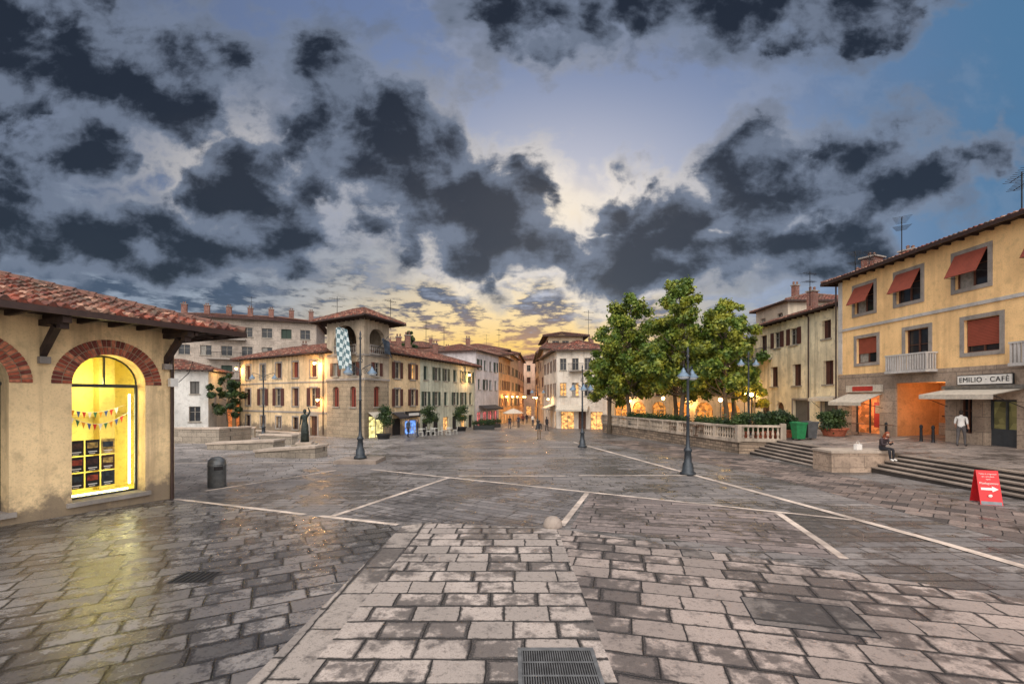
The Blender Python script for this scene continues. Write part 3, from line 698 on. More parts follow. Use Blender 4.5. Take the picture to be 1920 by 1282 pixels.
antenna(e,10.8,64,11,4.5,.3); chimney(e,11.5,66,10.4,1.3)
e=empty('belvedere_house',(9,84,0))
bld(e,[(6.4,80),(12.5,80),(12.5,92),(6.4,92)],-3,14.0,plaster('beige_plaster',C(205,185,155),.3),{0:grid(6.1,3,[(11.8,13.2,1.2,dict(k='win'))],1.3),3:grid(12,4,[(11.8,13.2,1.2),(8,9.6,1)])},dict(over=1.0,pitch=.22))
e=empty('street_house',(9,95,0))
BR=plaster('brown_plaster',C(190,166,142),.35)
bld(e,[(5.25,75.6),(11,75.6),(12,100),(5.9,100)],-3,11.3,BR,{0:grid(5.7,2,[(8.5,10,1)]),3:grid(24.4,8,[(8.4,10,1,dict(rnd=1)),(5,6.7,1,dict(rnd=1)),(2,3.5,1,dict(rnd=1)),(-1.6,1,1.6,dict(k='lit',lm=SHP))],1.5)},dict(over=.7))
lantern(e,Fr((5.9,100),(5.25,75.6)),14,3.2,.8,200); lantern(e,Fr((5.9,100),(5.25,75.6)),4,3.2,.8,200)
e=empty('street_house',(9,110,0))
bld(e,[(5.9,100.5),(12,100.5),(13,129),(6.6,129)],-3.5,13,plaster('ochre_street_plaster',C(220,188,146),.3),{3:grid(28,9,[(10,11.6,1,dict(rnd=1)),(6.5,8,1,dict(rnd=1)),(3,4.5,1,dict(rnd=1)),(-1.8,.8,1.6,dict(k='lit',lm=SHP))],1.5)},dict(over=.7))
lantern(e,Fr((6.6,129),(5.9,100.5)),14,3.2,.8,300)
e=empty('street_end_house',(5,140,0))
bld(e,[(1,135),(14,133),(14,145),(1,145)],-3.5,14.5,plaster('pink_plaster',C(225,190,165),.3),{0:grid(13,5,[(11,12.8,1.1,dict(rnd=1)),(7.5,9.2,1.1,dict(rnd=1)),(4,5.6,1.1,dict(rnd=1)),(-2,.6,1.5,dict(k='lit',lm=SHP))],1.5)},dict(over=.7))
def sthouse(p,q,depth,z1,mat,rows,n,sh,lanterns=()):
    e=empty('street_house',(p[0]-4,(p[1]+q[1])/2,0)); f=Fr(p,q); b=f.P(f.L,-depth,0); a=f.P(0,-depth,0)
    bld(e,[p,q,(b.x,b.y),(a.x,a.y)],-3.6,z1,mat,{0:grid(f.L,n,rows,1.4)},dict(over=.6))
    for s in lanterns: lantern(e,f,s,3.4,.8,220)
    return e,f
rr=lambda s:[(7.6,9.2,1,dict(rnd=1,sh=s)),(4.6,6.2,1,dict(rnd=1,sh=s)),(1.6,3.1,1,dict(rnd=1,sh=s)),(-1.7,.7,1.7,dict(k='lit',lm=SHP))]
e,f=sthouse((-5.4,67.5),(-2.3,77),9,10.2,plaster('lilac_white_plaster',C(208,202,202),.3),[(7.4,9.0,1,dict(rnd=1,sh=SHG)),(4.4,6,1,dict(rnd=1,sh=SHG)),(-1.7,1.0,1.8,dict(k='lit',lm=lit('pink_shop_glow',C(235,120,120),1.0)))],4,SHG)
mb=MB(); awning(mb,f,1,8.5,2.0,1.4,.5,flat('awning_dark',C(60,56,58),.8)); mb.obj('awning',e)
chimney(e,-7,72,11.0,1.5)
sthouse((-2.25,77.3),(-.4,88),9,10.4,plaster('orange_plaster',C(228,180,128),.3),rr(SHB),4,SHB,(3,9))
sthouse((-.35,88.3),(1.3,101),9,11.6,plaster('peach_plaster',C(224,190,154),.3),rr(SHG),5,SHG,(5,))
sthouse((1.35,101.3),(3.3,128),9,13.0,plaster('rose_plaster',C(212,178,156),.3),rr(SHB),9,SHB,(8,18))
# ---------------------------------------------------------------- PALAZZO WITH TOWER
e=empty('corner_palazzo_with_tower',(-17,48,-.7))
Pc=Vector((-13.85,42.5)); Ld=Vector((-.838,.546)); Rd=Vector((.321,.947))
A=Pc+Ld*5.7; B=Pc+Rd*4.0; E0=Pc+Ld*22.9
PL=plaster('palazzo_plaster',C(222,194,152),.4,.9,C(120,98,76),.5,12,basez=.0)
PS=blocks('rusticated_stone',C(170,152,128),C(148,134,112),C(88,78,68),1.1,.42,rot=math.atan2(-.546,.838))
T2=lambda v:(v.x,v.y)
ops=[]
for i in range(5):
    c=2.0+i*3.25
    ops.append(dict(s0=c-.55,s1=c+.55,z0=5.35,z1=7.0,sur=.16,k='win' if i in(1,) else 'shut',sh=SHR if i in(3,) else SHB))
    ops.append(dict(s0=c-.55,s1=c+.55,z0=2.3,z1=4.2,sur=.16,k='shut' if i in(0,3) else 'win',open=(i not in(0,3)),sh=SHB))
    if i!=4: ops.append(dict(s0=c-.5,s1=c+.5,z0=-.2,z1=1.1,sur=.14,fm=FRB))
    else: ops.append(dict(s0=c-.65,s1=c+.65,z0=-1.2,z1=1.3,sur=.2,k='door'))
bd=[(1.55,.18,.06,STONE),(4.75,.12,.06,STONE)]
bld(e,[T2(E0),T2(A),T2(A+Rd*9),T2(E0+Rd*9)],-2.2,7.75,PL,{0:ops},dict(mat=TILE,w=.28,n=4,over=.8,far=False,amp=.06),band={0:bd})
fr=Fr(T2(E0),T2(A)); lantern(e,fr,.4,6.7,.6,260); lantern(e,fr,16.2,6.7,.7,380); lantern(e,fr,16.4,3.0,.5,100)
mb=MB()
for s in(.25,16.7): mb.tube([fr.P(s,.1,-.6),fr.P(s,.1,7.4)],.05,GUT,6)
mb.obj('downpipes',e)
TP=plaster('tower_stone_plaster',C(180,164,142),.4,.9,C(104,92,76),.45,9)
tw=[T2(A),T2(Pc),T2(B),T2(A+Rd*4.0)]
low0=[dict(s0=1.0,s1=1.9,z0=2.3,z1=4.0,arch=True,flat=.6,k='shut',sh=SHR),dict(s0=3.6,s1=4.5,z0=2.3,z1=4.0,arch=True,flat=.6,k='shut',sh=SHR)]
low1=[dict(s0=1.5,s1=2.5,z0=2.3,z1=4.0,arch=True,flat=.6,k='shut',sh=SHR),dict(s0=.7,s1=3.3,z0=-1.2,z1=1.4,k='lit',lm=lit('shop_white_yellow',C(255,240,160),1.5))]
bld(e,tw,-2.2,5.0,PS,{0:low0,1:low1},band={0:[(4.85,.2,.12,STONE)],1:[(4.85,.2,.12,STONE)]},part='tower_base')
F0=Fr(tw[0],tw[1]); F1=Fr(tw[1],tw[2])
mid0=[dict(s0=1.0,s1=1.8,z0=5.3,z1=6.6,k='win',open=True),dict(s0=3.8,s1=4.6,z0=5.3,z1=6.6,k='win',open=True),dict(s0=1.15,s1=4.55,z0=7.5,z1=8.5,arch=True,d=.45,k='none')]
mid1=[dict(s0=1.5,s1=2.4,z0=5.3,z1=6.6,k='win',open=True),dict(s0=.8,s1=3.3,z0=7.5,z1=8.9,arch=True,flat=.8,d=.45,k='none')]
bld(e,tw,5.0,10.7,TP,{0:mid0,1:mid1},dict(mat=TILE,w=.26,n=4,over=1.35,pitch=.42,far=False,amp=.06),band={0:[(7.15,.16,.1,STONE)],1:[(7.15,.16,.1,STONE)]},part='tower_upper')
mb=MB(); mb.poly([(p[0],p[1],7.35) for p in tw],TP)
mb.box(F0,1.0,4.7,-.05,.22,7.3,7.48,STONE); mb.box(F1,.7,3.4,-.05,.22,7.3,7.48,STONE)
for f,a,b in((F0,1.2,4.5),(F1,.9,3.2)):
    k=int((b-a)/.3)
    for i in range(k+1): mb.rev(f.P(a+(b-a)*i/k,.0,7.48),[(.08,0),(.05,.15),(.09,.35),(.05,.6),(.08,.7)],STONE,6)
    mb.box(f,a-.1,b+.1,-.1,.1,8.18,8.28,STONE)
mb.obj('loggia_balustrade',e)
Mp=B+Rd*6.2; Cn=B+Rd*21.9; nb=Vector((-.947,.321))
ops=[dict(s0=c-.5,s1=c+.5,z0=z,z1=z+h,sur=.15,k='win',open=True,sh=SHB) for c in(1.5,4.6) for z,h in((5.2,1.7),(2.3,1.8))]
ops+=[dict(s0=.6,s1=2.4,z0=-1.4,z1=1.0,k='dark'),dict(s0=3.0,s1=5.6,z0=-1.4,z1=.7,k='lit',lm=lit('shop_blue',C(120,170,255),1.4))]
bld(e,[T2(B),T2(Mp),T2(Mp+nb*9),T2(B+nb*9)],-2.4,7.7,PL,{0:ops},part='wing_walls',band={0:[(1.55,.15,.06,STONE)]})
PG=plaster('pale_green_grey_plaster',C(198,198,176),.35,.9,C(124,120,102),.45)
ops=[]
for i in range(6):
    c=1.3+i*2.6
    ops+=[dict(s0=c-.5,s1=c+.5,z0=5.3,z1=6.9,k='win' if i%3 else 'shut',open=bool(i%3),sh=SHG),dict(s0=c-.5,s1=c+.5,z0=2.2,z1=3.9,k='win' if (i+1)%3 else 'shut',open=bool((i+1)%3),sh=SHG)]
    ops+=[dict(s0=c-.75,s1=c+.75,z0=-1.6,z1=.7,k='lit' if i in(2,4) else 'dark',lm=SHP)]
bld(e,[T2(Mp),T2(Cn),T2(Cn+nb*9),T2(Mp+nb*9)],-2.6,7.72,PG,{0:ops},part='wing_walls')
hiproof(e,[T2(B),T2(Cn),T2(Cn+nb*9),T2(B+nb*9)],7.75,.8,.33,TILE,.28,4,name='wing_roof',amp=.06)
fr=Fr(T2(Mp),T2(Cn)); lantern(e,fr,12.3,6.4,.7,320); 
f1=Fr(T2(B),T2(Mp)); mb=MB(); mb.box(f1,2.9,5.7,.1,.35,1.0,1.7,BLK); mb.box(f1,3.2,5.4,.36,.365,1.2,1.5,WH); awning(mb,f1,.5,2.5,1.6,.9,.4,flat('awning_dark',C(60,56,58),.8))
awning(mb,F1,.5,3.4,1.8,.8,.5,CAN); mb.obj('shop_sign_and_awnings',e)
for x,y,z,h in((-14,56,10,1.2),(-10.5,62,9.8,1.3),(-22,58,9.6,1.3),(-27,59,9.5,1.2),(-12.2,53,9.6,1.4)): chimney(e,x,y,z-.6,h)
antenna(e,-18.9,49,10.5,3.6,.4); antenna(e,-13,48.5,10.5,3.2,.9); antenna(e,-9,60,9.6,3,.2); antenna(e,-11,58,9.6,3.4,1.0)
m,nt,b=newmat('diamond_banner'); uv=node(nt,'ShaderNodeTexCoord').outputs['UV']
ck=node(nt,'ShaderNodeTexChecker',{'Vector':mapped(nt,uv,(5,9,1),(0,0,0)),'Color1':C(190,202,202),'Color2':C(84,110,116),'Scale':1.0}).outputs[0]
nt.links.new(ck,b.inputs['Base Color']); b.inputs['Roughness'].default_value=.8; BN=m
def banner(f,s,t,z,w,h,mat,lean):
    mb=MB(); mb.tube([f.P(s,0,z-.9),f.P(s+lean,t+.3,z+.8)],.03,IRON,6); N=8
    for i in range(N):
        for j in range(N):
            q=[]
            uvs=[]
            for a,b in((i,j),(i+1,j),(i+1,j+1),(i,j+1)):
                x=a/N; y=b/N
                q.append(f.P(s+lean*.9+(x-.5)*w*(1-.3*y)+.5*y*x+.3*y, t+.12*math.sin(x*9+y*3), z+.6-y*h-.5*abs(x-.3))); uvs.append((x+y*.45,y-x*.2))
            mb.poly(q,mat,uvs)
    mb.obj('banner',e,True)
banner(F0,4.1,.9,9.3,1.8,3.9,BN,-.6); banner(F1,1.5,.8,8.4,1.3,1.5,flat('flag_dark_blue',C(60,70,82),.8,0,.5,2),.8)
# ---------------------------------------------------------------- MODERN BLOCK + others left background
e=empty('modern_apartment_block',(-46,80,0))
MS=blocks('pale_travertine_panels',C(192,178,164),C(172,160,148),C(110,102,94),1.2,.8,rot=.36)
fp=[(-57,71),(-34.3,79.5),(-38,92),(-61,84)]; L=math.dist(fp[0],fp[1])
ops=[]
for i in range(8):
    c=1.8+i*2.95
    for z in(-.2,3.2,6.4,9.6,12.8): ops.append(dict(s0=c-.8,s1=c+.8,z0=z+.5,z1=z+2.1,k='win' if R.random()<.6 else 'shut',sh=SHG if R.random()<.5 else SHK,fm=FRW))
bld(e,fp,-3,16.2,MS,{0:ops},dict(over=1.0,pitch=.22))
fr=Fr(fp[0],fp[1]); mb=MB()
for z in(3.0,6.2,9.4,12.6):
    mb.box(fr,8,13.5,.01,1.3,z,z+.2,STONE)
    for i in range(28): mb.tube([fr.P(8.05+i*.2,1.25,z+.2),fr.P(8.05+i*.2,1.25,z+1.15)],.02,IRON,4)
    mb.tube([fr.P(8,1.25,z+1.15),fr.P(13.5,1.25,z+1.15)],.04,IRON,4)
mb.obj('balconies',e)
for i in range(7): chimney(e,-56+i*3.1,77.5+i*1.15,17.6,1.5,.8)
antenna(e,-46,80,18,3)
e=empty('brick_block',(-30,100,0))
bld(e,[(-36,90),(-14,92),(-14,102),(-36,100)],-3,13.3,plaster('rose_render',C(186,140,118),.3),{0:grid(22,8,[(10.5,12,1.1),(7.5,9,1.1)])},dict(over=.7))
for i in range(5): chimney(e,-34+i*4.3,94,13.8,1.5)
e=empty('background_house',(-9,88,0))
bld(e,[(-18,82),(-7.5,80),(-7,92),(-18,94)],-3,10.6,plaster('sand_render',C(205,176,140),.3),{0:grid(10.5,4,[(8,9.6,1)])},dict(over=.7)); chimney(e,-12,84,11,1.6); antenna(e,-15,85,11,4)
e=empty('background_house',(-3,110,0))
bld(e,[(-16,104),(-1,102),(-1,116),(-16,118)],-3,13.8,plaster('sand_render2',C(196,160,130),.3),{0:grid(15,5,[(11.5,13,1.1)])},dict(over=.7)); antenna(e,-6,106,14,4); antenna(e,-3,104,14,5,1)
e=empty('background_house',(22,80,0))
bld(e,[(13.5,78),(40,70),(44,84),(17,92)],-3,10.5,plaster('sand_render3',C(200,170,140),.3),{0:grid(27,9,[(9,10.2,1)])},dict(over=.7))
e=empty('small_white_house',(-38,53,0))
ww=plaster('chalk_plaster',C(210,208,202),.3,.9,None,.35)
fp=[(-44,47.5),(-34.3,51.2),(-36.5,58),(-46,54.5)]; L=math.dist(fp[0],fp[1])
bld(e,fp,-2,6.3,ww,{0:grid(L,4,[(3.6,5.0,.9,dict(k='shut',sh=SHK)),(.5,2.2,1.1,dict(k='win'))],1.3)},dict(mat=TILE,w=.26,n=4,over=.6,far=False,amp=.06))
e=empty('lit_porch_shop',(-37,61,0))
bld(e,[(-41,61),(-34.5,62.5),(-36,68),(-42,67)],-2,5,plaster('porch_plaster',C(200,170,130),.3),{0:[dict(s0=.6,s1=3,z0=-1,z1=2.6,k='lit',lm=LM1),dict(s0=3.4,s1=6.2,z0=-1,z1=2.6,k='lit',lm=LM1)]})
# ---------------------------------------------------------------- TERRACE
def tz(x): return .6+.05*(x-17.5)
TER=paving('terrace_paving',math.radians(10),1.0,.45,C(176,160,149),C(128,117,110),C(52,47,45),.85,.45,stain=(.34,.56),edge=.05)
RW=blocks('rubble_stone_wall',C(170,148,126),C(118,104,90),C(62,56,50),.55,.22,rot=1.4,ms=.02)
tp=[(10.6,53),(14.5,29),(16.8,28.3),(16.8,22),(17.9,22),(17.9,-3),(34,-3),(34,53)]
mb=MB(); mb.poly([(x,y,tz(x)) for x,y in tp],TER)
for i in range(len(tp)):
    p,q=tp[i],tp[(i+1)%len(tp)]; mb.poly([(p[0],p[1],-2.5),(q[0],q[1],-2.5),(q[0],q[1],tz(q[0])),(p[0],p[1],tz(p[0]))],RW)
mb.obj('terrace')
for y in(24.5,14.5): 
    line_=sheet('terrace_paving_line',[(18.2,y),(22.9,y+1.5),(22.9,y+1.7),(18.2,y+.2)],0,WL)
    for v in line_.data.vertices: v.co.z=tz(v.co.x)+.005
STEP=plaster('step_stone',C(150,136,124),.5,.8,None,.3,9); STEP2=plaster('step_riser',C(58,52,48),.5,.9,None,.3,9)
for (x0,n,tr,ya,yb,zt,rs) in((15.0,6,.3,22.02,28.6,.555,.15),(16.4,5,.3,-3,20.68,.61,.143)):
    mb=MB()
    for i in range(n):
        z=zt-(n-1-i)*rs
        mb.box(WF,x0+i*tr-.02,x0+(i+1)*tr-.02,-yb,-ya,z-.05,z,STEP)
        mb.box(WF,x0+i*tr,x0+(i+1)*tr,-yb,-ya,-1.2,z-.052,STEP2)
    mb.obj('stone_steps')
BLS=blocks('pale_block_stone',C(190,166,145),C(168,148,130),C(110,96,84),1.4,.55); BLT=plaster('block_coping',C(190,174,158),.3)
mb=MB(); mb.box(WF,14.6,17.4,-22,-20.7,-.6,.66,BLS); mb.box(WF,14.55,17.45,-22.01,-20.65,.662,.76,BLT); mb.obj('stone_seat_block')
BAL=plaster('balustrade_stone',C(188,172,154),.45,.9,C(92,82,72),.5,12)
e=empty('stone_balustrade',(13,40,.5))
mb=MB()
path=[(10.6,53.0),(14.5,29.0),(16.9,28.3)]
for p,q in zip(path,path[1:]):
    f=Fr(p,q)
    za=tz(p[0]); zb=tz(q[0])
    def zz(s): return za+(zb-za)*s/f.L
    K=max(1,int(f.L/2.4))
    for k in range(K):
        s0=f.L*k/K; s1=f.L*(k+1)/K; z=zz((s0+s1)/2)
        mb.box(f,s0,s1,-.14,.16,z-.1,z+.1,BAL); mb.box(f,s0,s1,-.12,.14,z+.82,z+.95,BAL)
        mb.box(f,s0-.13,s0+.13,-.115,.135,z+.1,z+.82,BAL)
        m=int((s1-s0-.26)/.27)
        for i in range(m):
            s=s0+.13+(i+.5)*(s1-s0-.26)/m; mb.rev(f.P(s,.01,z+.1),[(.07,0),(.07,.06),(.045,.1),(.085,.28),(.05,.5),(.045,.6),(.07,.66),(.07,.72)],BAL,6)
    mb.box(f,f.L-.15,f.L+.15,-.16,.18,zb-.1,zb+1.0,BAL)
mb.obj('balusters_and_rail',e)
mb=MB()
for p,q in zip(path,path[1:]):
    f=Fr(p,q); mb.poly([f.P(0,.05,-2.2),f.P(f.L,.05,-2.2),f.P(f.L,.05,tz(q[0])-.1),f.P(0,.05,tz(p[0])-.1)],RW)
mb.obj('retaining_wall',e)
# ---------------------------------------------------------------- LEFT LOW WALLS + STATUE
SW=blocks('parapet_stone',C(168,156,140),C(140,130,116),C(80,72,64),.9,.4)
def lowwall(name,p,q,th,h,h2=None):
    f=Fr(p,q); h2=h if h2 is None else h2; z0=gz(p[1])-.5; za=gz(p[1])+h; zb=gz(q[1])+h2; P=f.P; mb=MB()
    mb.mesh([P(0,0,z0),P(f.L,0,z0),P(f.L,0,zb),P(0,0,za),P(0,-th,z0),P(f.L,-th,z0),P(f.L,-th,zb),P(0,-th,za)],[(0,1,2,3),(5,4,7,6),(1,5,6,2),(4,0,3,7)],SW)
    o=.07; mb.mesh([P(-o,o,za),P(f.L+o,o,zb),P(f.L+o,-th-o,zb),P(-o,-th-o,za),P(-o,o,za+.13),P(f.L+o,o,zb+.13),P(f.L+o,-th-o,zb+.13),P(-o,-th-o,za+.13)],[(3,2,1,0),(4,5,6,7),(0,1,5,4),(1,2,6,5),(2,3,7,6),(3,0,4,7)],BLT)
    mb.obj(name)
lowwall('stone_parapet',(-29,37.5),(-23.6,36.5),.5,1.15); lowwall('stone_parapet',(-23.6,36.5),(-23,40),.5,1.15)
lowwall('stone_parapet',(-21.2,31.5),(-16.2,30.8),1.2,.35,.6); lowwall('stone_parapet',(-20,36),(-17,35),.6,.7)
lowwall('stone_parapet',(-15.2,26.8),(-11.4,26.2),1.3,.3,.6); lowwall('stone_parapet',(-31,42),(-25,44),.5,.9)
lowwall('stone_parapet',(-27,47),(-19,41.6),.4,.45)
BRZ=flat('dark_bronze',C(58,66,62),.5,.5,.5,8)
def skin(name,J,bones,root,parent,M=None):
    names=list(J); idx={n:i for i,n in enumerate(names)}
    me=bpy.data.meshes.new('tmp'); me.from_pydata([Vector(J[n][0]) for n in names],[(idx[a],idx[b]) for a,b,_ in bones],[])
    o=bpy.data.objects.new('tmp',me); sc.collection.objects.link(o); md=o.modifiers.new('s','SKIN')
    for n in names:
        v=me.skin_vertices[0].data[idx[n]]; r=J[n][1]; v.radius=r if isinstance(r,tuple) else (r,r); v.use_root=(n==root)
    sb=o.modifiers.new('u','SUBSURF'); sb.levels=2; sb.render_levels=2
    dg=bpy.context.evaluated_depsgraph_get(); ev=o.evaluated_get(dg); m2=bpy.data.meshes.new_from_object(ev)
    bpy.data.objects.remove(o)
    mats=[]
    for _,_,m in bones:
        if m not in mats: mats.append(m)
    for m in mats: m2.materials.append(m)
    segs=[(Vector(J[a][0]),Vector(J[b][0]),mats.index(m),(J[a][1] if not isinstance(J[a][1],tuple) else J[a][1][0])) for a,b,m in bones]
    for p in m2.polygons:
        c=p.center; best=9;bi=0
        for a,b,k,r in segs:
            d=b-a; t=max(0,min(1,(c-a).dot(d)/d.length_squared)); q=(c-(a+d*t)).length-r*.6
            if q<best: best=q;bi=k
        p.material_index=bi; p.use_smooth=True
    if M is not None: m2.transform(M)
    o2=bpy.data.objects.new(name,m2); sc.collection.objects.link(o2); par(o2,parent); return o2
SKIN=flat('skin',C(205,160,135),.6,0,.1)
def person(name,loc,rot,J,top,bot,shoe,hair,sleeve='long',longhair=False,headc=(0,0,1.64),tilt=0,hands=None,skinm=SKIN,s=1.0):
    e=empty(name,loc); M=Matrix.Translation(loc)@Matrix.Rotation(rot,4,'Z')@Matrix.Scale(s,4)
    fa=top if sleeve=='long' else skinm
    bones=[('pel','sp',top),('sp','ch',top),('ch','nb',top),('nb','nt',skinm)]
    for q in 'LR': bones+=[('ch','sh'+q,top),('sh'+q,'el'+q,top),('el'+q,'wr'+q,fa),('pel','hi'+q,bot),('hi'+q,'kn'+q,bot),('kn'+q,'an'+q,bot),('an'+q,'to'+q,shoe)]
    skin('body',J,bones,'pel',e,M)
    mb=MB(); H=Vector(headc); T=Matrix.Rotation(tilt,3,'X')
    def face(p):
        k=1.0
        if p.z<0: k=1+.28*p.z/.115
        return Vector((p.x*k,p.y*(1 if p.y>0 else .93)*k,p.z))
    mb.ell(H,(.076,.095,.115),skinm,14,12,face,T)
    loc_=lambda x,y,z:H+T@Vector((x,y,z))
    mb.ell(loc_(0,-.098,-.015),(.013,.018,.024),skinm,6,5)
    for q in(-1,1):
        mb.ell(loc_(q*.076,.005,-.005),(.01,.02,.03),skinm,6,5); mb.ell(loc_(q*.03,-.084,.012),(.012,.008,.007),BLK,6,4)
    mb.ell(loc_(0,-.083,-.055),(.024,.008,.006),flat('lips',C(150,80,75),.5),6,4)
    def cap(p):
        if p.y<-.02 and p.z<.055: return Vector((p.x*.8,-.02,max(p.z,.0)))
        return p
    mb.ell(H+T@Vector((0,.012,.018)),(.085,.1,.118),hair,14,12,cap,T)
    if longhair:
        mb.ell(H+T@Vector((0,.06,-.1)),(.1,.06,.17),hair,12,10,None,T)
        for q in(-1,1): mb.tube([loc_(q*.08,0,.05),loc_(q*.092,-.02,-.1),loc_(q*.08,-.04,-.25)],[.02,.035,.015],hair,8)
    for q in 'LR':
        w=Vector(J['wr'+q][0]); d=(w-Vector(J['el'+q][0])).normalized()
        if hands: d=(d*.4+Vector(hands)*.6).normalized()
        side=d.cross(Vector((0,-1,.2))).normalized() if abs(d.y)<.8 else d.cross(Vector((0,0,1))).normalized()
        nrm=side.cross(d)
        pc=w+d*.05
        B3=Matrix((side,nrm,d)).transposed()
        mb.ell(pc,(.04,.016,.052),skinm,8,6,None,B3)
        for i,l in enumerate((.065,.075,.07,.055)):
            a=pc+side*(-.028+.019*i)+d*.04; mb.tube([a,a+d*l*.5+nrm*.006,a+d*l*.9+nrm*.024],[.009,.008,.006],skinm,5)
        a=pc+side*(-.034)-d*.02; mb.tube([a,a-side*.022+d*.03,a-side*.024+d*.055+nrm*.012],[.011,.009,.007],skinm,5)
    o=mb.obj('head_and_hands',e,True); o.data.transform(M)
    return e,M
def standJ(stride=0,arm=0):
    J={'pel':((0,0,.95),(.15,.11)),'sp':((0,0,1.12),(.13,.10)),'ch':((0,0,1.33),(.16,.11)),'nb':((0,0,1.47),.06),'nt':((0,-.01,1.56),.05)}
    for q,g in(('L',1),('R',-1)):
        st=stride*g
        J['sh'+q]=((.18*g,0,1.42),.065); J['el'+q]=((.235*g,.02-st*.25,1.14),.045); J['wr'+q]=((.235*g,-.06-st*.4-arm*.1,.9+arm*.15),.03)
        J['hi'+q]=((.1*g,0,.88),.09); J['kn'+q]=((.11*g,-.03+st*.35,.49),.062); J['an'+q]=((.11*g,.04+st*.8,.09+max(0,st)*.1),.043); J['to'+q]=((.125*g,-.13+st*.8,.045),.042)
    return J
JEAN=flat('dark_denim',C(52,58,74),.8); SHW=flat('white_shirt',C(225,222,216),.8,0,.1); BLC=flat('black_cloth',C(40,38,42),.85); HRD=flat('dark_hair',C(48,36,30),.6); HRR=flat('auburn_hair',C(150,74,42),.55); SHO=flat('shoe_dark',C(44,40,40),.6)
person('standing_man',(2.45,41,gz(41)),math.pi+.1,standJ(.12),BLC,flat('khaki_cloth',C(120,100,80),.8),SHO,HRD)
person('man_in_white_shirt',(21.9,22.1,tz(21.9)),math.radians(120),standJ(.15,.4),SHW,flat('grey_cloth',C(86,82,82),.8),SHO,HRD,sleeve='short')
for i,(x,y,r,t,b) in enumerate(((-.3,60,2.9,BLC,JEAN),(.9,63,.3,JEAN,BLC),(1.8,75,3.0,flat('maroon_cloth',C(110,44,44),.8),BLC),(2.6,80,.2,BLC,JEAN),(3.2,70,.5,SHW,JEAN),(-10.2,44.5,1.2,flat('slate_cloth',C(70,80,92),.8),BLC),(-9.2,44.2,-1.4,BLC,JEAN),(4.3,56,2.5,BLC,BLC))):
    person('pedestrian',(x,y,gz(y)),r,standJ(.15 if i%2 else .05),t,b,SHO,HRD)
J={'pel':((0,0,.12),(.16,.13)),'sp':((0,-.02,.28),(.125,.1)),'ch':((0,-.09,.47),(.145,.105)),'nb':((0,-.15,.6),.055),'nt':((0,-.19,.67),.045)}
for q,g in(('L',1),('R',-1)):
    J['sh'+q]=((.165*g,-.11,.54),.06); J['el'+q]=((.21*g,-.22,.29),.045); J['wr'+q]=((.06*g,-.4,.38),.028)
    J['hi'+q]=((.1*g,-.05,.1),.09); J['kn'+q]=((.1*g,-.44,.11),.065); J['an'+q]=((.11*g,-.44 if g>0 else -.5,-.32),.042); J['to'+q]=((.12*g,-.6 if g>0 else -.66,-.37),.04)
WX,WY=16.93,20.75
e,M=person('seated_woman',(WX,WY,.765),.15,J,flat('dark_jacket',C(58,46,50),.8),flat('black_jeans',C(34,34,40),.8),SHW,HRR,longhair=True,headc=(0,-.25,.765),tilt=.5,hands=(0,-.6,.6))
mb=MB(); mb.cbox((0,-.5,.42),.075,.012,.15,BLK); mb.ell((0,-.155,.585),(.11,.09,.05),flat('scarf',C(170,130,120),.9),10,6); o=mb.obj('phone_and_scarf',e); o.data.transform(M)
mb=MB(); mb.cbox((16.1,21.1,.90),.3,.16,.26,SHW,.2); mb.tube([(16.0,21.1,1.03),(16.05,21.1,1.15),(16.15,21.12,1.15),(16.2,21.12,1.03)],.01,SHW,5); mb.obj('white_handbag')
e=empty('bronze_statue',(-12.8,28,0))
z=gz(28)
mb=MB(); mb.cbox((-12.8,28,z+.25),1.3,1.0,.9,SW,.2); mb.cbox((-12.8,28,z+.75),.9,.75,.14,BLT,.2); mb.obj('pedestal',e)
J=standJ(.1); J['elL']=((.3,-.05,1.62),.045); J['wrL']=((.2,-.08,1.86),.03); J['shL']=((.18,0,1.44),.065)
bones=[('pel','sp',BRZ),('sp','ch',BRZ),('ch','nb',BRZ),('nb','nt',BRZ)]
for q in 'LR': bones+=[('ch','sh'+q,BRZ),('sh'+q,'el'+q,BRZ),('el'+q,'wr'+q,BRZ),('pel','hi'+q,BRZ),('hi'+q,'kn'+q,BRZ),('kn'+q,'an'+q,BRZ),('an'+q,'to'+q,BRZ)]
M=Matrix.Translation((-12.8,28,z+.82))@Matrix.Scale(1.15,4)
skin('figure',J,bones,'pel',e,M); mb=MB(); mb.ell((0,-.01,1.65),(.085,.1,.125),BRZ); mb.ell((.2,-.08,1.93),(.04,.03,.06),BRZ); mb.rev((0,.02,.0),[(.22,0),(.2,.5),(.17,.9),(.13,1.05)],BRZ,10); o=mb.obj('head_and_drapery',e,True); o.data.transform(M)
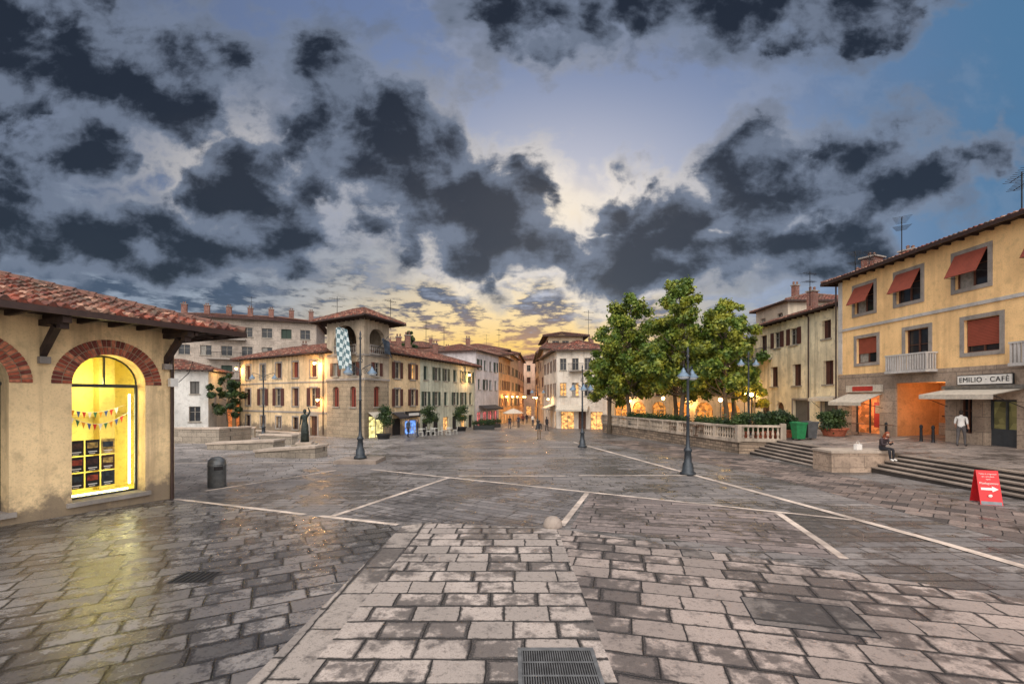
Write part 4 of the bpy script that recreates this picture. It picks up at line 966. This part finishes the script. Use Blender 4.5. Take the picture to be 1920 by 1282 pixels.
# ---------------------------------------------------------------- STREET LAMPS
LS=flat('lamp_shade_blue',C(112,132,150),.4,.3,.2); LGN=flat('lamp_glass',C(205,215,220),.3,0,.1)
def lamp(x,y,zb,H,lz,ang,reach=.6,litw=0,narm=2,name='street_lamp'):
    e=empty(name,(x,y,zb)); mb=MB(); c=(x,y,zb)
    mb.rev(c,[(.34,0),(.34,.1),(.25,.16),(.22,.5),(.17,.56),(.14,1.0),(.18,1.04),(.18,1.12),(.1,1.2),(.075,1.5),(.065,H*.45),(.1,H*.45+.04),(.065,H*.45+.1),(.055,lz-.1),(.09,lz),(.045,lz+.12),(.04,H-.5),(.08,H-.42),(.03,H-.3),(.06,H-.2),(.012,H)],IRONB,12)
    for k in range(narm):
        a=ang+2*math.pi*k/narm; u=Vector((math.cos(a),math.sin(a),0)); o=Vector(c)
        V=lambda r,z:o+u*r+Vector((0,0,z))
        arc=[V(.04,lz-.05)]+[V(reach*(.5-.5*math.cos(t)),lz+.55*math.sin(t*.5+.1)) for t in(.5,1.0,1.6,2.2,2.8)]+[V(reach,lz+.42)]
        mb.tube(arc,.028,IRONB,6)
        sp=[V(reach*.42+.16*(1-i/16)*math.cos(i*.75),lz+.16+.16*(1-i/16)*math.sin(i*.75)) for i in range(15)]; mb.tube(sp,.015,IRONB,5)
        sp=[V(.05+.2*(1-i/14)*math.cos(i*.7+1),lz+.75+.2*(1-i/14)*math.sin(i*.7+1)) for i in range(13)]; mb.tube(sp,.014,IRONB,5)
        p=V(reach,lz+.05); mb.rev(p,[(.03,.38),(.05,.3),(.09,.27),(.1,.2),(.16,.14),(.27,.02),(.28,0)],LS,14); mb.rev(p,[(.24,0),(.2,-.07),(.08,-.12)],emis('lamp_glow',(1,.6,.3,1),12) if litw else LGN,12)
        if litw: plight(e,p+Vector((0,0,-.25)),(1,.62,.46),litw,.15)
    mb.obj('post_and_arms',e,True)
lamp(7.76,20,gz(20),5.65,4.25,.9); lamp(5.2,33.5,gz(33.5),6.1,4.2,.5,.75,0,3); lamp(-8.2,24.5,gz(24.5)+.2,6.9,4.55,.5,.62)
lamp(-23.3,42.5,gz(42.5),7.0,5.6,.1,1.0); lamp(16.7,32,tz(16.7),5.9,4.9,.2,.6); lamp(3.4,60,gz(60),6,4.8,.3,.8)
lamp(10.5,1.0,0,6.2,5.0,.4,.7,430)
mb=MB(); mb.box(WF,-9.3,-7.1,-25.5,-23.6,gz(24)-.3,gz(24)+.18,STEP); mb.obj('lamp_plinth')
# ---------------------------------------------------------------- BINS, SIGN, PLANTERS
mb=MB(); x,y=-11.0,16.9; z=gz(y); BG=flat('bin_grey_metal',C(104,106,106),.4,.5,.3)
mb.rev((x,y,z),[(.28,0),(.3,.03),(.3,.78),(.31,.8),(.31,.83),(.3,.85),(.3,.92),(.27,1.02),(.2,1.09),(.1,1.13),(.02,1.14)],BG,24)
e=empty('litter_bin',(x,y,z)); mb.obj('body',e,True)
mb=MB(); 
for k in range(-3,4):
    a0=-.9+k*.14; 
    p=[Vector((x+.305*math.cos(a),y+.305*math.sin(a),z+q)) for a,q in((a0,.66),(a0+.14,.66),(a0+.14,.86),(a0,.86))]; mb.poly(p,DARK)
mb.obj('opening',e)
def wbin(name,x,y,m):
    z=tz(x); mb=MB(); mb.mesh([(x+a*k,y+b*k,z+q) for q,k in((.1,.24),(1.0,.32)) for a,b in((-1,-1),(1,-1),(1,1),(-1,1))],[(0,1,2,3),(4,5,6,7),(0,1,5,4),(1,2,6,5),(2,3,7,6),(3,0,4,7)],m)
    mb.cbox((x,y,z+1.05),.7,.72,.1,m); mb.cbox((x,y+.3,z+1.1),.5,.08,.06,m)
    for q in(-.2,.2): mb.tube([(x+q-.03,y+.25,z+.1),(x+q+.03,y+.25,z+.1)],.1,BLK,10)
    mb.obj(name)
wbin('green_wheelie_bin',17.45,27.6,flat('bin_green',C(30,120,70),.5)); wbin('grey_wheelie_bin',18.2,27.7,flat('bin_dark',C(80,82,84),.5))
e=empty('red_sandwich_board',(14.75,14.1,gz(14.1))); z=gz(14.1); SR=flat('board_red',C(205,30,36),.5,0,.1)
f=Fr((14.5,14.2),(15.2,13.9),z); P=f.P; mb=MB(); WB_=.52
for sg in(1,-1):
    A=[P(0,.3*sg,.0),P(WB_,.3*sg,.0),P(WB_,.02*sg,1.02),P(0,.02*sg,1.02)]; off=f.n*.02*sg
    mb.mesh([a for a in A]+[a+off for a in A],[(0,1,2,3),(4,5,6,7),(0,1,5,4),(1,2,6,5),(2,3,7,6),(3,0,4,7)],SR)
def onb(s0,z_,k=.026): return P(s0,.3-.28*z_/1.02+k,z_)
mb.poly([onb(.02,.015,.024),onb(.5,.015,.024),onb(.5,.11,.024),onb(.02,.11,.024)],flat('grey_strip',C(120,125,130),.5))
mb.obj('boards',e)
rot=(math.pi/2-.27,0,math.atan2(f.u.y,f.u.x))
def bt(z_,size,m=WH): text(e,{.92:'Tutto \u00e8 artigianale',.84:'qui i prodotti',.76:'tipici',.64:'Piadagustosi'}[z_],onb(.26,z_,.03),size,rot,m,ext=.001,spacing=1.0)
bt(.92,.057); bt(.84,.055); bt(.76,.055); bt(.64,.09)
mb=MB(); mb.poly([onb(.06,.44),onb(.32,.44),onb(.32,.39),onb(.47,.475),onb(.32,.56),onb(.32,.51),onb(.06,.51)],WH); mb.ell(onb(.26,.27),(.07,.02,.05),WH,10,6); mb.obj('arrow_and_mark',e)
def leafmat(name,c1,c2,c3,cd):
    m,nt,b=newmat(name); g=node(nt,'ShaderNodeNewGeometry').outputs['Random Per Island']; co=objco(nt)
    n=noise(nt,co,.7,3,.65).ss(.42,.60); n2=noise(nt,mapped(nt,co,loc=(9,4,2)),1.1,3,.65).ss(.45,.62)
    c=mix(nt,g,c1,c2); c=mix(nt,n*.8,c,c3); c=mix(nt,n2*.75,c,cd)
    nt.links.new(c,b.inputs['Base Color']); b.inputs['Roughness'].default_value=.55
    tr=node(nt,'ShaderNodeBsdfTranslucent',{'Color':c}); mx=node(nt,'ShaderNodeMixShader',{0:.3,1:b.outputs[0],2:tr.outputs[0]})
    nt.links.new(mx.outputs[0],nt.nodes['Material Output'].inputs[0]); return m
LF=leafmat('plane_tree_leaves',C(76,108,42),C(126,146,54),C(178,176,64),C(42,68,30)); LFD=leafmat('dark_leaves',C(38,62,34),C(66,92,46),C(80,100,50),C(28,46,28)); LFY=leafmat('lamplit_yellow_leaves',C(170,160,40),C(215,190,60),C(120,130,40),C(90,90,30))  # LFY: yellow lamplight on the small terrace tree, put into its leaf colour
rng=np.random.default_rng(5)
def leaves(name,centers,radii,n,size,mat,parent,shell=.55):
    centers=np.array(centers); radii=np.array(radii); w=radii.mean(1)**2; idx=rng.choice(len(centers),n,p=w/w.sum())
    d=rng.normal(size=(n,3)); d/=np.linalg.norm(d,axis=1)[:,None]; r=shell+(1-shell)*rng.random(n)**.7; r*=1+.16*rng.normal(size=n)
    p=centers[idx]+d*radii[idx]*r[:,None]
    nrm=d+rng.normal(size=(n,3))*.8; nrm[:,2]+=.3; nrm/=np.linalg.norm(nrm,axis=1)[:,None]
    a=np.cross(nrm,rng.normal(size=(n,3))); a/=np.linalg.norm(a,axis=1)[:,None]; b=np.cross(nrm,a)
    s=(size*(.5+.9*rng.random(n)))[:,None]
    v=np.stack([p-a*s*.5,p-b*s*.38+nrm*s*.08,p+a*s*.6,p+b*s*.38+nrm*s*.08],1).reshape(-1,3)
    me=bpy.data.meshes.new(name); me.vertices.add(4*n); me.vertices.foreach_set('co',v.ravel()); me.loops.add(4*n); me.loops.foreach_set('vertex_index',np.arange(4*n,dtype=np.int32))
    me.polygons.add(n); me.polygons.foreach_set('loop_start',np.arange(0,4*n,4,dtype=np.int32)); me.materials.append(mat); me.update(calc_edges=True); me.validate()
    o=bpy.data.objects.new(name,me); sc.collection.objects.link(o); par(o,parent)
BARK=plaster('bark',C(104,92,78),.6,.95,None,.5,5)
def tree(name,x,y,z0,top,cr,bot,n,mat,size=.3,tr=.2,seed=1,nb=66):
    e=empty(name,(x,y,z0)); rd=random.Random(seed); mb=MB()
    fk=bot+.2
    tp=[Vector((x,y,z0-.2)),Vector((x+.05,y,z0+(fk-z0)*.5)),Vector((x+rd.uniform(-.2,.2),y,fk)),Vector((x+rd.uniform(-.3,.3),y,fk+(top-fk)*.5)),Vector((x,y,top-.8))]
    mb.tube(tp,[tr*1.3,tr,tr*.85,tr*.5,.04],BARK,10)
    cs=[];rs=[]
    for i in range(nb):
        f=((i+.5)/nb)**.92; zz=bot+(top-bot)*(.06+.90*f); prof=(max(.02,1-max(0,(f-.32)/.70)**1.7))**.75*(.80+.20*min(1,f/.3))
        a=i*2.4+rd.uniform(-.6,.6); rr=cr*prof*(.25+.72*math.sqrt(rd.random()))
        c=Vector((x+rr*math.cos(a),y+rr*math.sin(a),zz+rd.uniform(-.5,.5))); k=rd.uniform(.5,1.12)*cr/3.4*(1-.38*f)
        cs.append(c); rs.append((k*1.05,k*1.05,k*.85))
        if i%2==0:
            st=tp[2].lerp(tp[4],max(0,f-.22)); md=st.lerp(c,.5)+Vector((0,0,-.25)); mb.tube([st,md,c],[tr*.35,tr*.2,.02],BARK,5)
    mb.obj('trunk_and_limbs',e); leaves('crown',[tuple(c) for c in cs],rs,n,size,mat,e,.2); return e
tree('plane_tree',12.1,47,tz(13),13.5,4.1,3.2,25000,LF,.27,seed=1); tree('plane_tree',15.1,40.5,tz(15),13.9,3.4,3.2,25000,LF,.25,seed=2)
tree('plane_tree',17.7,37.5,tz(18),11.3,3.2,3.0,22000,LF,.24,seed=3); tree('plane_tree',16.6,46,tz(17),11.4,3.7,3.2,14000,LF,.28,seed=4)
tree('plane_tree',10.7,50,-.6,10.2,2.6,2.6,9000,LF,.28,seed=6,nb=40); tree('plane_tree',19.8,40.5,tz(19),9.0,2.5,3.2,9000,LF,.26,seed=11,nb=40)
tree('small_tree',19.3,36.2,tz(19),5.0,1.3,2.2,3500,LFY,.2,.08,seed=5,nb=14)
tree('small_tree',-33.0,52.5,-.8,6.0,2.1,1.2,5000,LFD,.26,.1,seed=8,nb=22)
tree('conifer_tree',-17,75,-1,14.3,2.2,3,7000,LFD,.35,.15,seed=9)
TERR=flat('terracotta_pot',C(165,92,66),.8)
def pot(name,x,y,z,h,r,mat,pm,n=1500,trunk=0):
    e=empty(name,(x,y,z)); mb=MB(); mb.rev((x,y,z),[(r*.6,0),(r*.75,.4),(r*.85,.42),(r*.85,.5),(r*.7,.5)],pm,14)
    if trunk: mb.tube([(x,y,z+.4),(x+.02,y,z+trunk+.3)],[.04,.03],BARK,6)
    mb.obj('pot',e); cs=[];rs=[]
    rd=random.Random(int(x*10))
    for i in range(8): cs.append((x+rd.uniform(-.5,.5)*r,y+rd.uniform(-.5,.5)*r,z+.5+trunk+(h-.5-trunk)*(i+.5)/8)); rs.append((r*.7,r*.7,(h-trunk)*.2))
    leaves('foliage',cs,rs,n,.13,mat,e,.2)
for x,y in((16.0,29.2),(16.6,29.6),(17.2,29.3),(17.9,29.6),(15.2,29.9)): pot('potted_shrub',x,y,tz(x),1.55,.6,LFD,TERR,2200)
pot('potted_shrub',20.6,29.0,tz(20.6),1.5,.95,LFD,TERR,3000)
pot('potted_tree',-11.9,42,gz(42),2.9,.85,LFD,BLK,2500,.9); pot('potted_tree',-8.8,48.5,gz(48),2.9,.95,LFD,BLK,2500,.9); pot('potted_tree',-6.3,56,gz(56),3.0,.9,LFD,BLK,2500,.8)
def hedge(x0,x1,y,y1,z,h):
    e=empty('planter_hedge',((x0+x1)/2,y,z)); f=Fr((x0,y),(x1,y1),z); mb=MB(); mb.box(f,0,f.L,-.25,.25,0,.5,GF); mb.obj('trough',e)
    k=int(f.L/.4)+1; leaves('foliage',[tuple(f.P(f.L*i/k,0,.5+h/2)) for i in range(k+1)],[(.3,.3,h*.55)]*(k+1),int(600*f.L),.12,LFD,e,.2)
hedge(-5,-2.4,59,60,gz(59),.7); hedge(-4.5,-1.8,64,66,gz(64),.8); hedge(11.9,13.9,46,36,tz(13),.9); hedge(14.3,14.9,35,31,tz(14.5),.9)
PLW=flat('white_metal_chair',C(200,198,190),.5); 
def chair(x,y,z,r,m=PLW):
    mb=MB(); u=Vector((math.cos(r),math.sin(r),0)); w=Vector((-u.y,u.x,0)); c=Vector((x,y,z))
    for a in(-.2,.2):
        mb.tube([c+u*a+w*.2,c+u*a+w*.18+Vector((0,0,.45))],.018,m,5); mb.tube([c+u*a-w*.22,c+u*a-w*.18+Vector((0,0,.45)),c+u*a-w*.26+Vector((0,0,.9))],.018,m,5)
    mb.cbox(c+Vector((0,0,.46)),.44,.42,.03,m,r)
    for q in(.62,.72,.82): mb.tube([c-u*.2-w*(.18+.08*(q-.45)/.45)+Vector((0,0,q)),c+u*.2-w*(.18+.08*(q-.45)/.45)+Vector((0,0,q))],.02,m,5)
    mb.obj('cafe_chair')
def table(x,y,z,m=PLW):
    mb=MB(); mb.rev((x,y,z),[(.22,0),(.22,.03),(.03,.06),(.03,.7),(.36,.71),(.36,.74)],m,14); mb.obj('cafe_table')
for x,y in((-9.2,46.4),(-6.7,48.5),(-8.1,47.4)):
    z=gz(y); table(x,y,z); chair(x-.6,y,z,-1.57); chair(x+.6,y+.1,z,1.57); chair(x,y-.65,z,0)
WIC=flat('wicker_chair',C(96,70,52),.8)
for i in range(7):
    x=13.6+1.25*(i%4); y=33.5+3.2*(i//4)+.8*(i%2); z=tz(x); table(x,y,z,WIC); chair(x-.6,y,z,-1.57,WIC); chair(x+.6,y,z,1.57,WIC); chair(x,y-.6,z,0,WIC)
table(22.2,26.9,tz(22.2),WIC); table(22.0,28.8,tz(22),WIC)
def parasol(x,y,z,r,h,m):
    mb=MB(); mb.tube([(x,y,z),(x,y,z+h)],.03,WOOD,6); mb.rev((x,y,z+h-.75),[(r,0),(r,.1),(r*.5,.5),(.04,.75)],m,8); mb.rev((x,y,z),[(.25,0),(.25,.08),(.05,.12)],STONE,10); mb.obj('parasol')
parasol(.2,69,gz(69),1.6,2.7,CAN)
for x,y,zz in((16.0,34.8,2.9),(18.6,35.2,3.3),(20.5,40,3.4),(14.0,42,3.0)):
    e=empty('cafe_post_lamp',(x,y,tz(x))); mb=MB(); mb.rev((x,y,tz(x)),[(.16,0),(.14,.06),(.03,.1),(.03,zz-tz(x))],IRON,8); mb.ell((x,y,zz+.12),(.15,.15,.15),emis('sodium_bulb',(1,.55,.16,1),22),10,8); plight(e,(x,y,zz-.25),(1,.58,.2),120); mb.obj('post_and_globe',e)
hm=flat('hill_green',C(62,72,66),.95,0,.4,.01)
mb=MB(); N=80
for k in range(N):
    a0,a1=math.radians(-75+150*k/N),math.radians(-75+150*(k+1)/N)
    hh=lambda a:22+10*math.sin(a*5+1)+6*math.sin(a*13)
    r=900; mb.poly([(r*math.sin(a0),r*math.cos(a0),-3),(r*math.sin(a1),r*math.cos(a1),-3),(1.2*r*math.sin(a1),1.2*r*math.cos(a1),hh(a1)),(1.2*r*math.sin(a0),1.2*r*math.cos(a0),hh(a0))],hm)
mb.obj('hills')
# ---------------------------------------------------------------- SKY
w=bpy.data.worlds.new('World'); sc.world=w; w.use_nodes=True; nt=w.node_tree; nt.nodes.clear()
tc=node(nt,'ShaderNodeTexCoord').outputs['Generated']
nv=node(nt,'ShaderNodeVectorMath',{0:tc},operation='NORMALIZE').outputs[0]
sp=node(nt,'ShaderNodeSeparateXYZ',{0:nv}); X,Y,Z=[E(nt,sp.outputs[i]) for i in range(3)]
ay=Y.op('ABSOLUTE').mx(.12); u0=X/ay; v0=Z/ay
zp=Z.mx(0.0)+.11
q=node(nt,'ShaderNodeCombineXYZ',{0:X/zp,1:Y/zp,2:0.0}).outputs[0]
uv=node(nt,'ShaderNodeCombineXYZ',{0:u0,1:v0*1.25,2:0.0}).outputs[0]
def noise2(vec,scale,detail,rough):
    n=node(nt,'ShaderNodeTexNoise',{'Vector':vec,'Scale':scale,'Detail':detail,'Roughness':rough},noise_dimensions='2D'); return n
wr=noise2(uv,3.4,4.0,.6).outputs['Color']
ws=node(nt,'ShaderNodeSeparateXYZ',{0:wr}); du_=(E(nt,ws.outputs[0])-.5); dv_=(E(nt,ws.outputs[1])-.5); u=u0+du_*.28; v=v0+dv_*.24
uvw=node(nt,'ShaderNodeCombineXYZ',{0:u0+du_*.06,1:v0*1.3+dv_*.06,2:0.0}).outputs[0]
N2=lambda vec,s,d,r:E(nt,noise2(vec,s,d,r).outputs[0])
nA=N2(q,1.35,6,.6); nB=N2(uvw,4.6,9,.60); nC=N2(q,4.2,6,.62); nD=N2(uvw,2.0,6,.6)
nP=N2(uvw,9.5,5,.55)
def cap(ax,ay_,bx,by,r):
    dx,dy=bx-ax,by-ay_; l2=dx*dx+dy*dy+1e-9
    t=(((u-ax)*dx+(v-ay_)*dy)/l2).cl(); px=u-(t*dx+ax); py=v-(t*dy+ay_)
    d=(px*px+py*py).op('SQRT'); return (d*(-1.0/r)+1.0)
caps=[(-.42,.70,-.34,.58,.14),(-.34,.56,-.06,.38,.19),(-1.25,.80,-.74,.66,.18),(-.66,.46,-.45,.37,.12),(-1.3,.36,-.5,.31,.10),(-.06,.34,.28,.27,.11),(.18,.43,.6,.41,.09),(.52,.44,.85,.48,.125),(.85,.48,1.08,.57,.055),(.32,.32,.78,.33,.09),(-.02,.88,.14,.83,.09),(.28,.88,.82,.89,.12),(-1.25,.56,-.90,.52,.08)]
mxx=None
for c in caps:
    k=cap(*c).mx(-.75); mxx=k if mxx is None else mxx.mx(k)
lowfade=(v0.ss(.12,.30)-1.0)*.55
dens=mxx*.95+(nB-.5)*2.1+(nA-.5)*.35+(nP-.5)*.5+lowfade+.0
m_dark=dens.ss(-.02,.30); m_edge=dens.ss(-.45,.05); core=(dens+(nP-.5)*2.2+(nC-.5)*.8).ss(.0,1.0)
def glow(cx,cy,sx,sy):
    a=(u0-cx)/sx; b=(v0-cy)/sy; return ((a*a+b*b)*-1.0).op('EXPONENT')
g1=glow(.12,.40,.40,.24); g2=glow(.0,.15,.36,.13); g3=glow(-.62,.50,.20,.12)*.7; g4=glow(.0,.09,.42,.07); g5=glow(.09,.41,.11,.06)
sky=mix(nt,v0.ss(.2,.95),C(132,150,180),C(104,122,160)); sky=mix(nt,u0.ss(.35,1.2),sky,C(76,116,152)); sky=mix(nt,u0.ss(-.2,-1.1),sky,C(92,104,130))
sky=mix(nt,g1*.8,sky,C(214,210,216)); sky=mix(nt,g5*.95,sky,C(255,234,198))
veil=((nD+(nB-.5)*.8).ss(.44,.68)*.7)*(u0.ss(.9,-.1)*.5+.25); sky=mix(nt,veil,sky,mix(nt,g1,mix(nt,nB.ss(.4,.6),C(82,94,114),C(146,152,166)),C(230,220,210)))
lowm=(v0*-1.0+.34+(nC-.5)*.5+u0*-.12).ss(-.05,.14)
nL=(nC*.6+nB*.4)
lc=mix(nt,nL.ss(.43,.57),C(60,74,94),C(142,154,170)); lcg=mix(nt,nL.ss(.43,.53),C(96,98,108),C(255,226,170))
lc=mix(nt,(g2*1.2).cl(),lc,lcg); lc=mix(nt,(g4*1.1).cl(),lc,mix(nt,nL.ss(.42,.54),C(190,140,92),C(255,206,100)))
sky=mix(nt,lowm*.95,sky,lc)
edge=mix(nt,(g1+g2+g3+g5).cl(),C(116,126,144),C(244,232,216))
edge=mix(nt,nB.ss(.44,.58)*.5,edge,C(84,94,112))
sky=mix(nt,m_edge*.72,sky,edge)
dk=mix(nt,core,C(106,116,134),C(20,24,33)); dk=mix(nt,(g1+g2).cl()*.12,dk,C(130,128,132))
sky=mix(nt,m_dark*.97,sky,dk)
back=mix(nt,nA.ss(.35,.65),C(205,208,218),C(250,240,228))
rear=(Y*-1.0).ss(-.12,.35); hi=Z.ss(.68,.85)
sky=mix(nt,(rear+hi).cl(),sky,back)
SE,SR_=math.radians(38),math.radians(192)
ns=node(nt,'ShaderNodeTexSky',sky_type='NISHITA',sun_disc=False,sun_elevation=SE,sun_rotation=SR_)
nsk=node(nt,'ShaderNodeVectorMath',{0:ns.outputs[0],'Scale':.008},operation='SCALE').outputs[0]
tot=node(nt,'ShaderNodeVectorMath',{0:sky,1:nsk},operation='ADD').outputs[0]
st=(rear*1.2+hi*.5)+1.0
bg=node(nt,'ShaderNodeBackground',{'Color':tot,'Strength':st}); out=node(nt,'ShaderNodeOutputWorld',{'Surface':bg.outputs[0]})
l=bpy.data.lights.new('soft_fill_sun','SUN'); l.energy=1.25; l.angle=math.radians(35); l.color=(1,.90,.79)  # added soft fill from behind the camera; the sunset itself lies ahead
o=bpy.data.objects.new('soft_fill_sun',l); sc.collection.objects.link(o)
d=Vector((math.sin(SR_)*math.cos(SE),math.cos(SR_)*math.cos(SE),math.sin(SE))); o.rotation_euler=d.to_track_quat('Z','Y').to_euler(); o.location=(0,-20,40)
# ---------------------------------------------------------------- CAMERA
cam=bpy.data.cameras.new('camera'); cam.sensor_width=36; cam.lens=36*850/1920; cam.shift_y=104/1920; cam.clip_end=6000; cam.clip_start=.1
o=bpy.data.objects.new('camera',cam); o.location=(0,0,3.2); o.rotation_euler=(math.pi/2,0,0); sc.collection.objects.link(o); sc.camera=o
sc.view_settings.view_transform='Standard'; sc.view_settings.look='None'; sc.view_settings.exposure=0
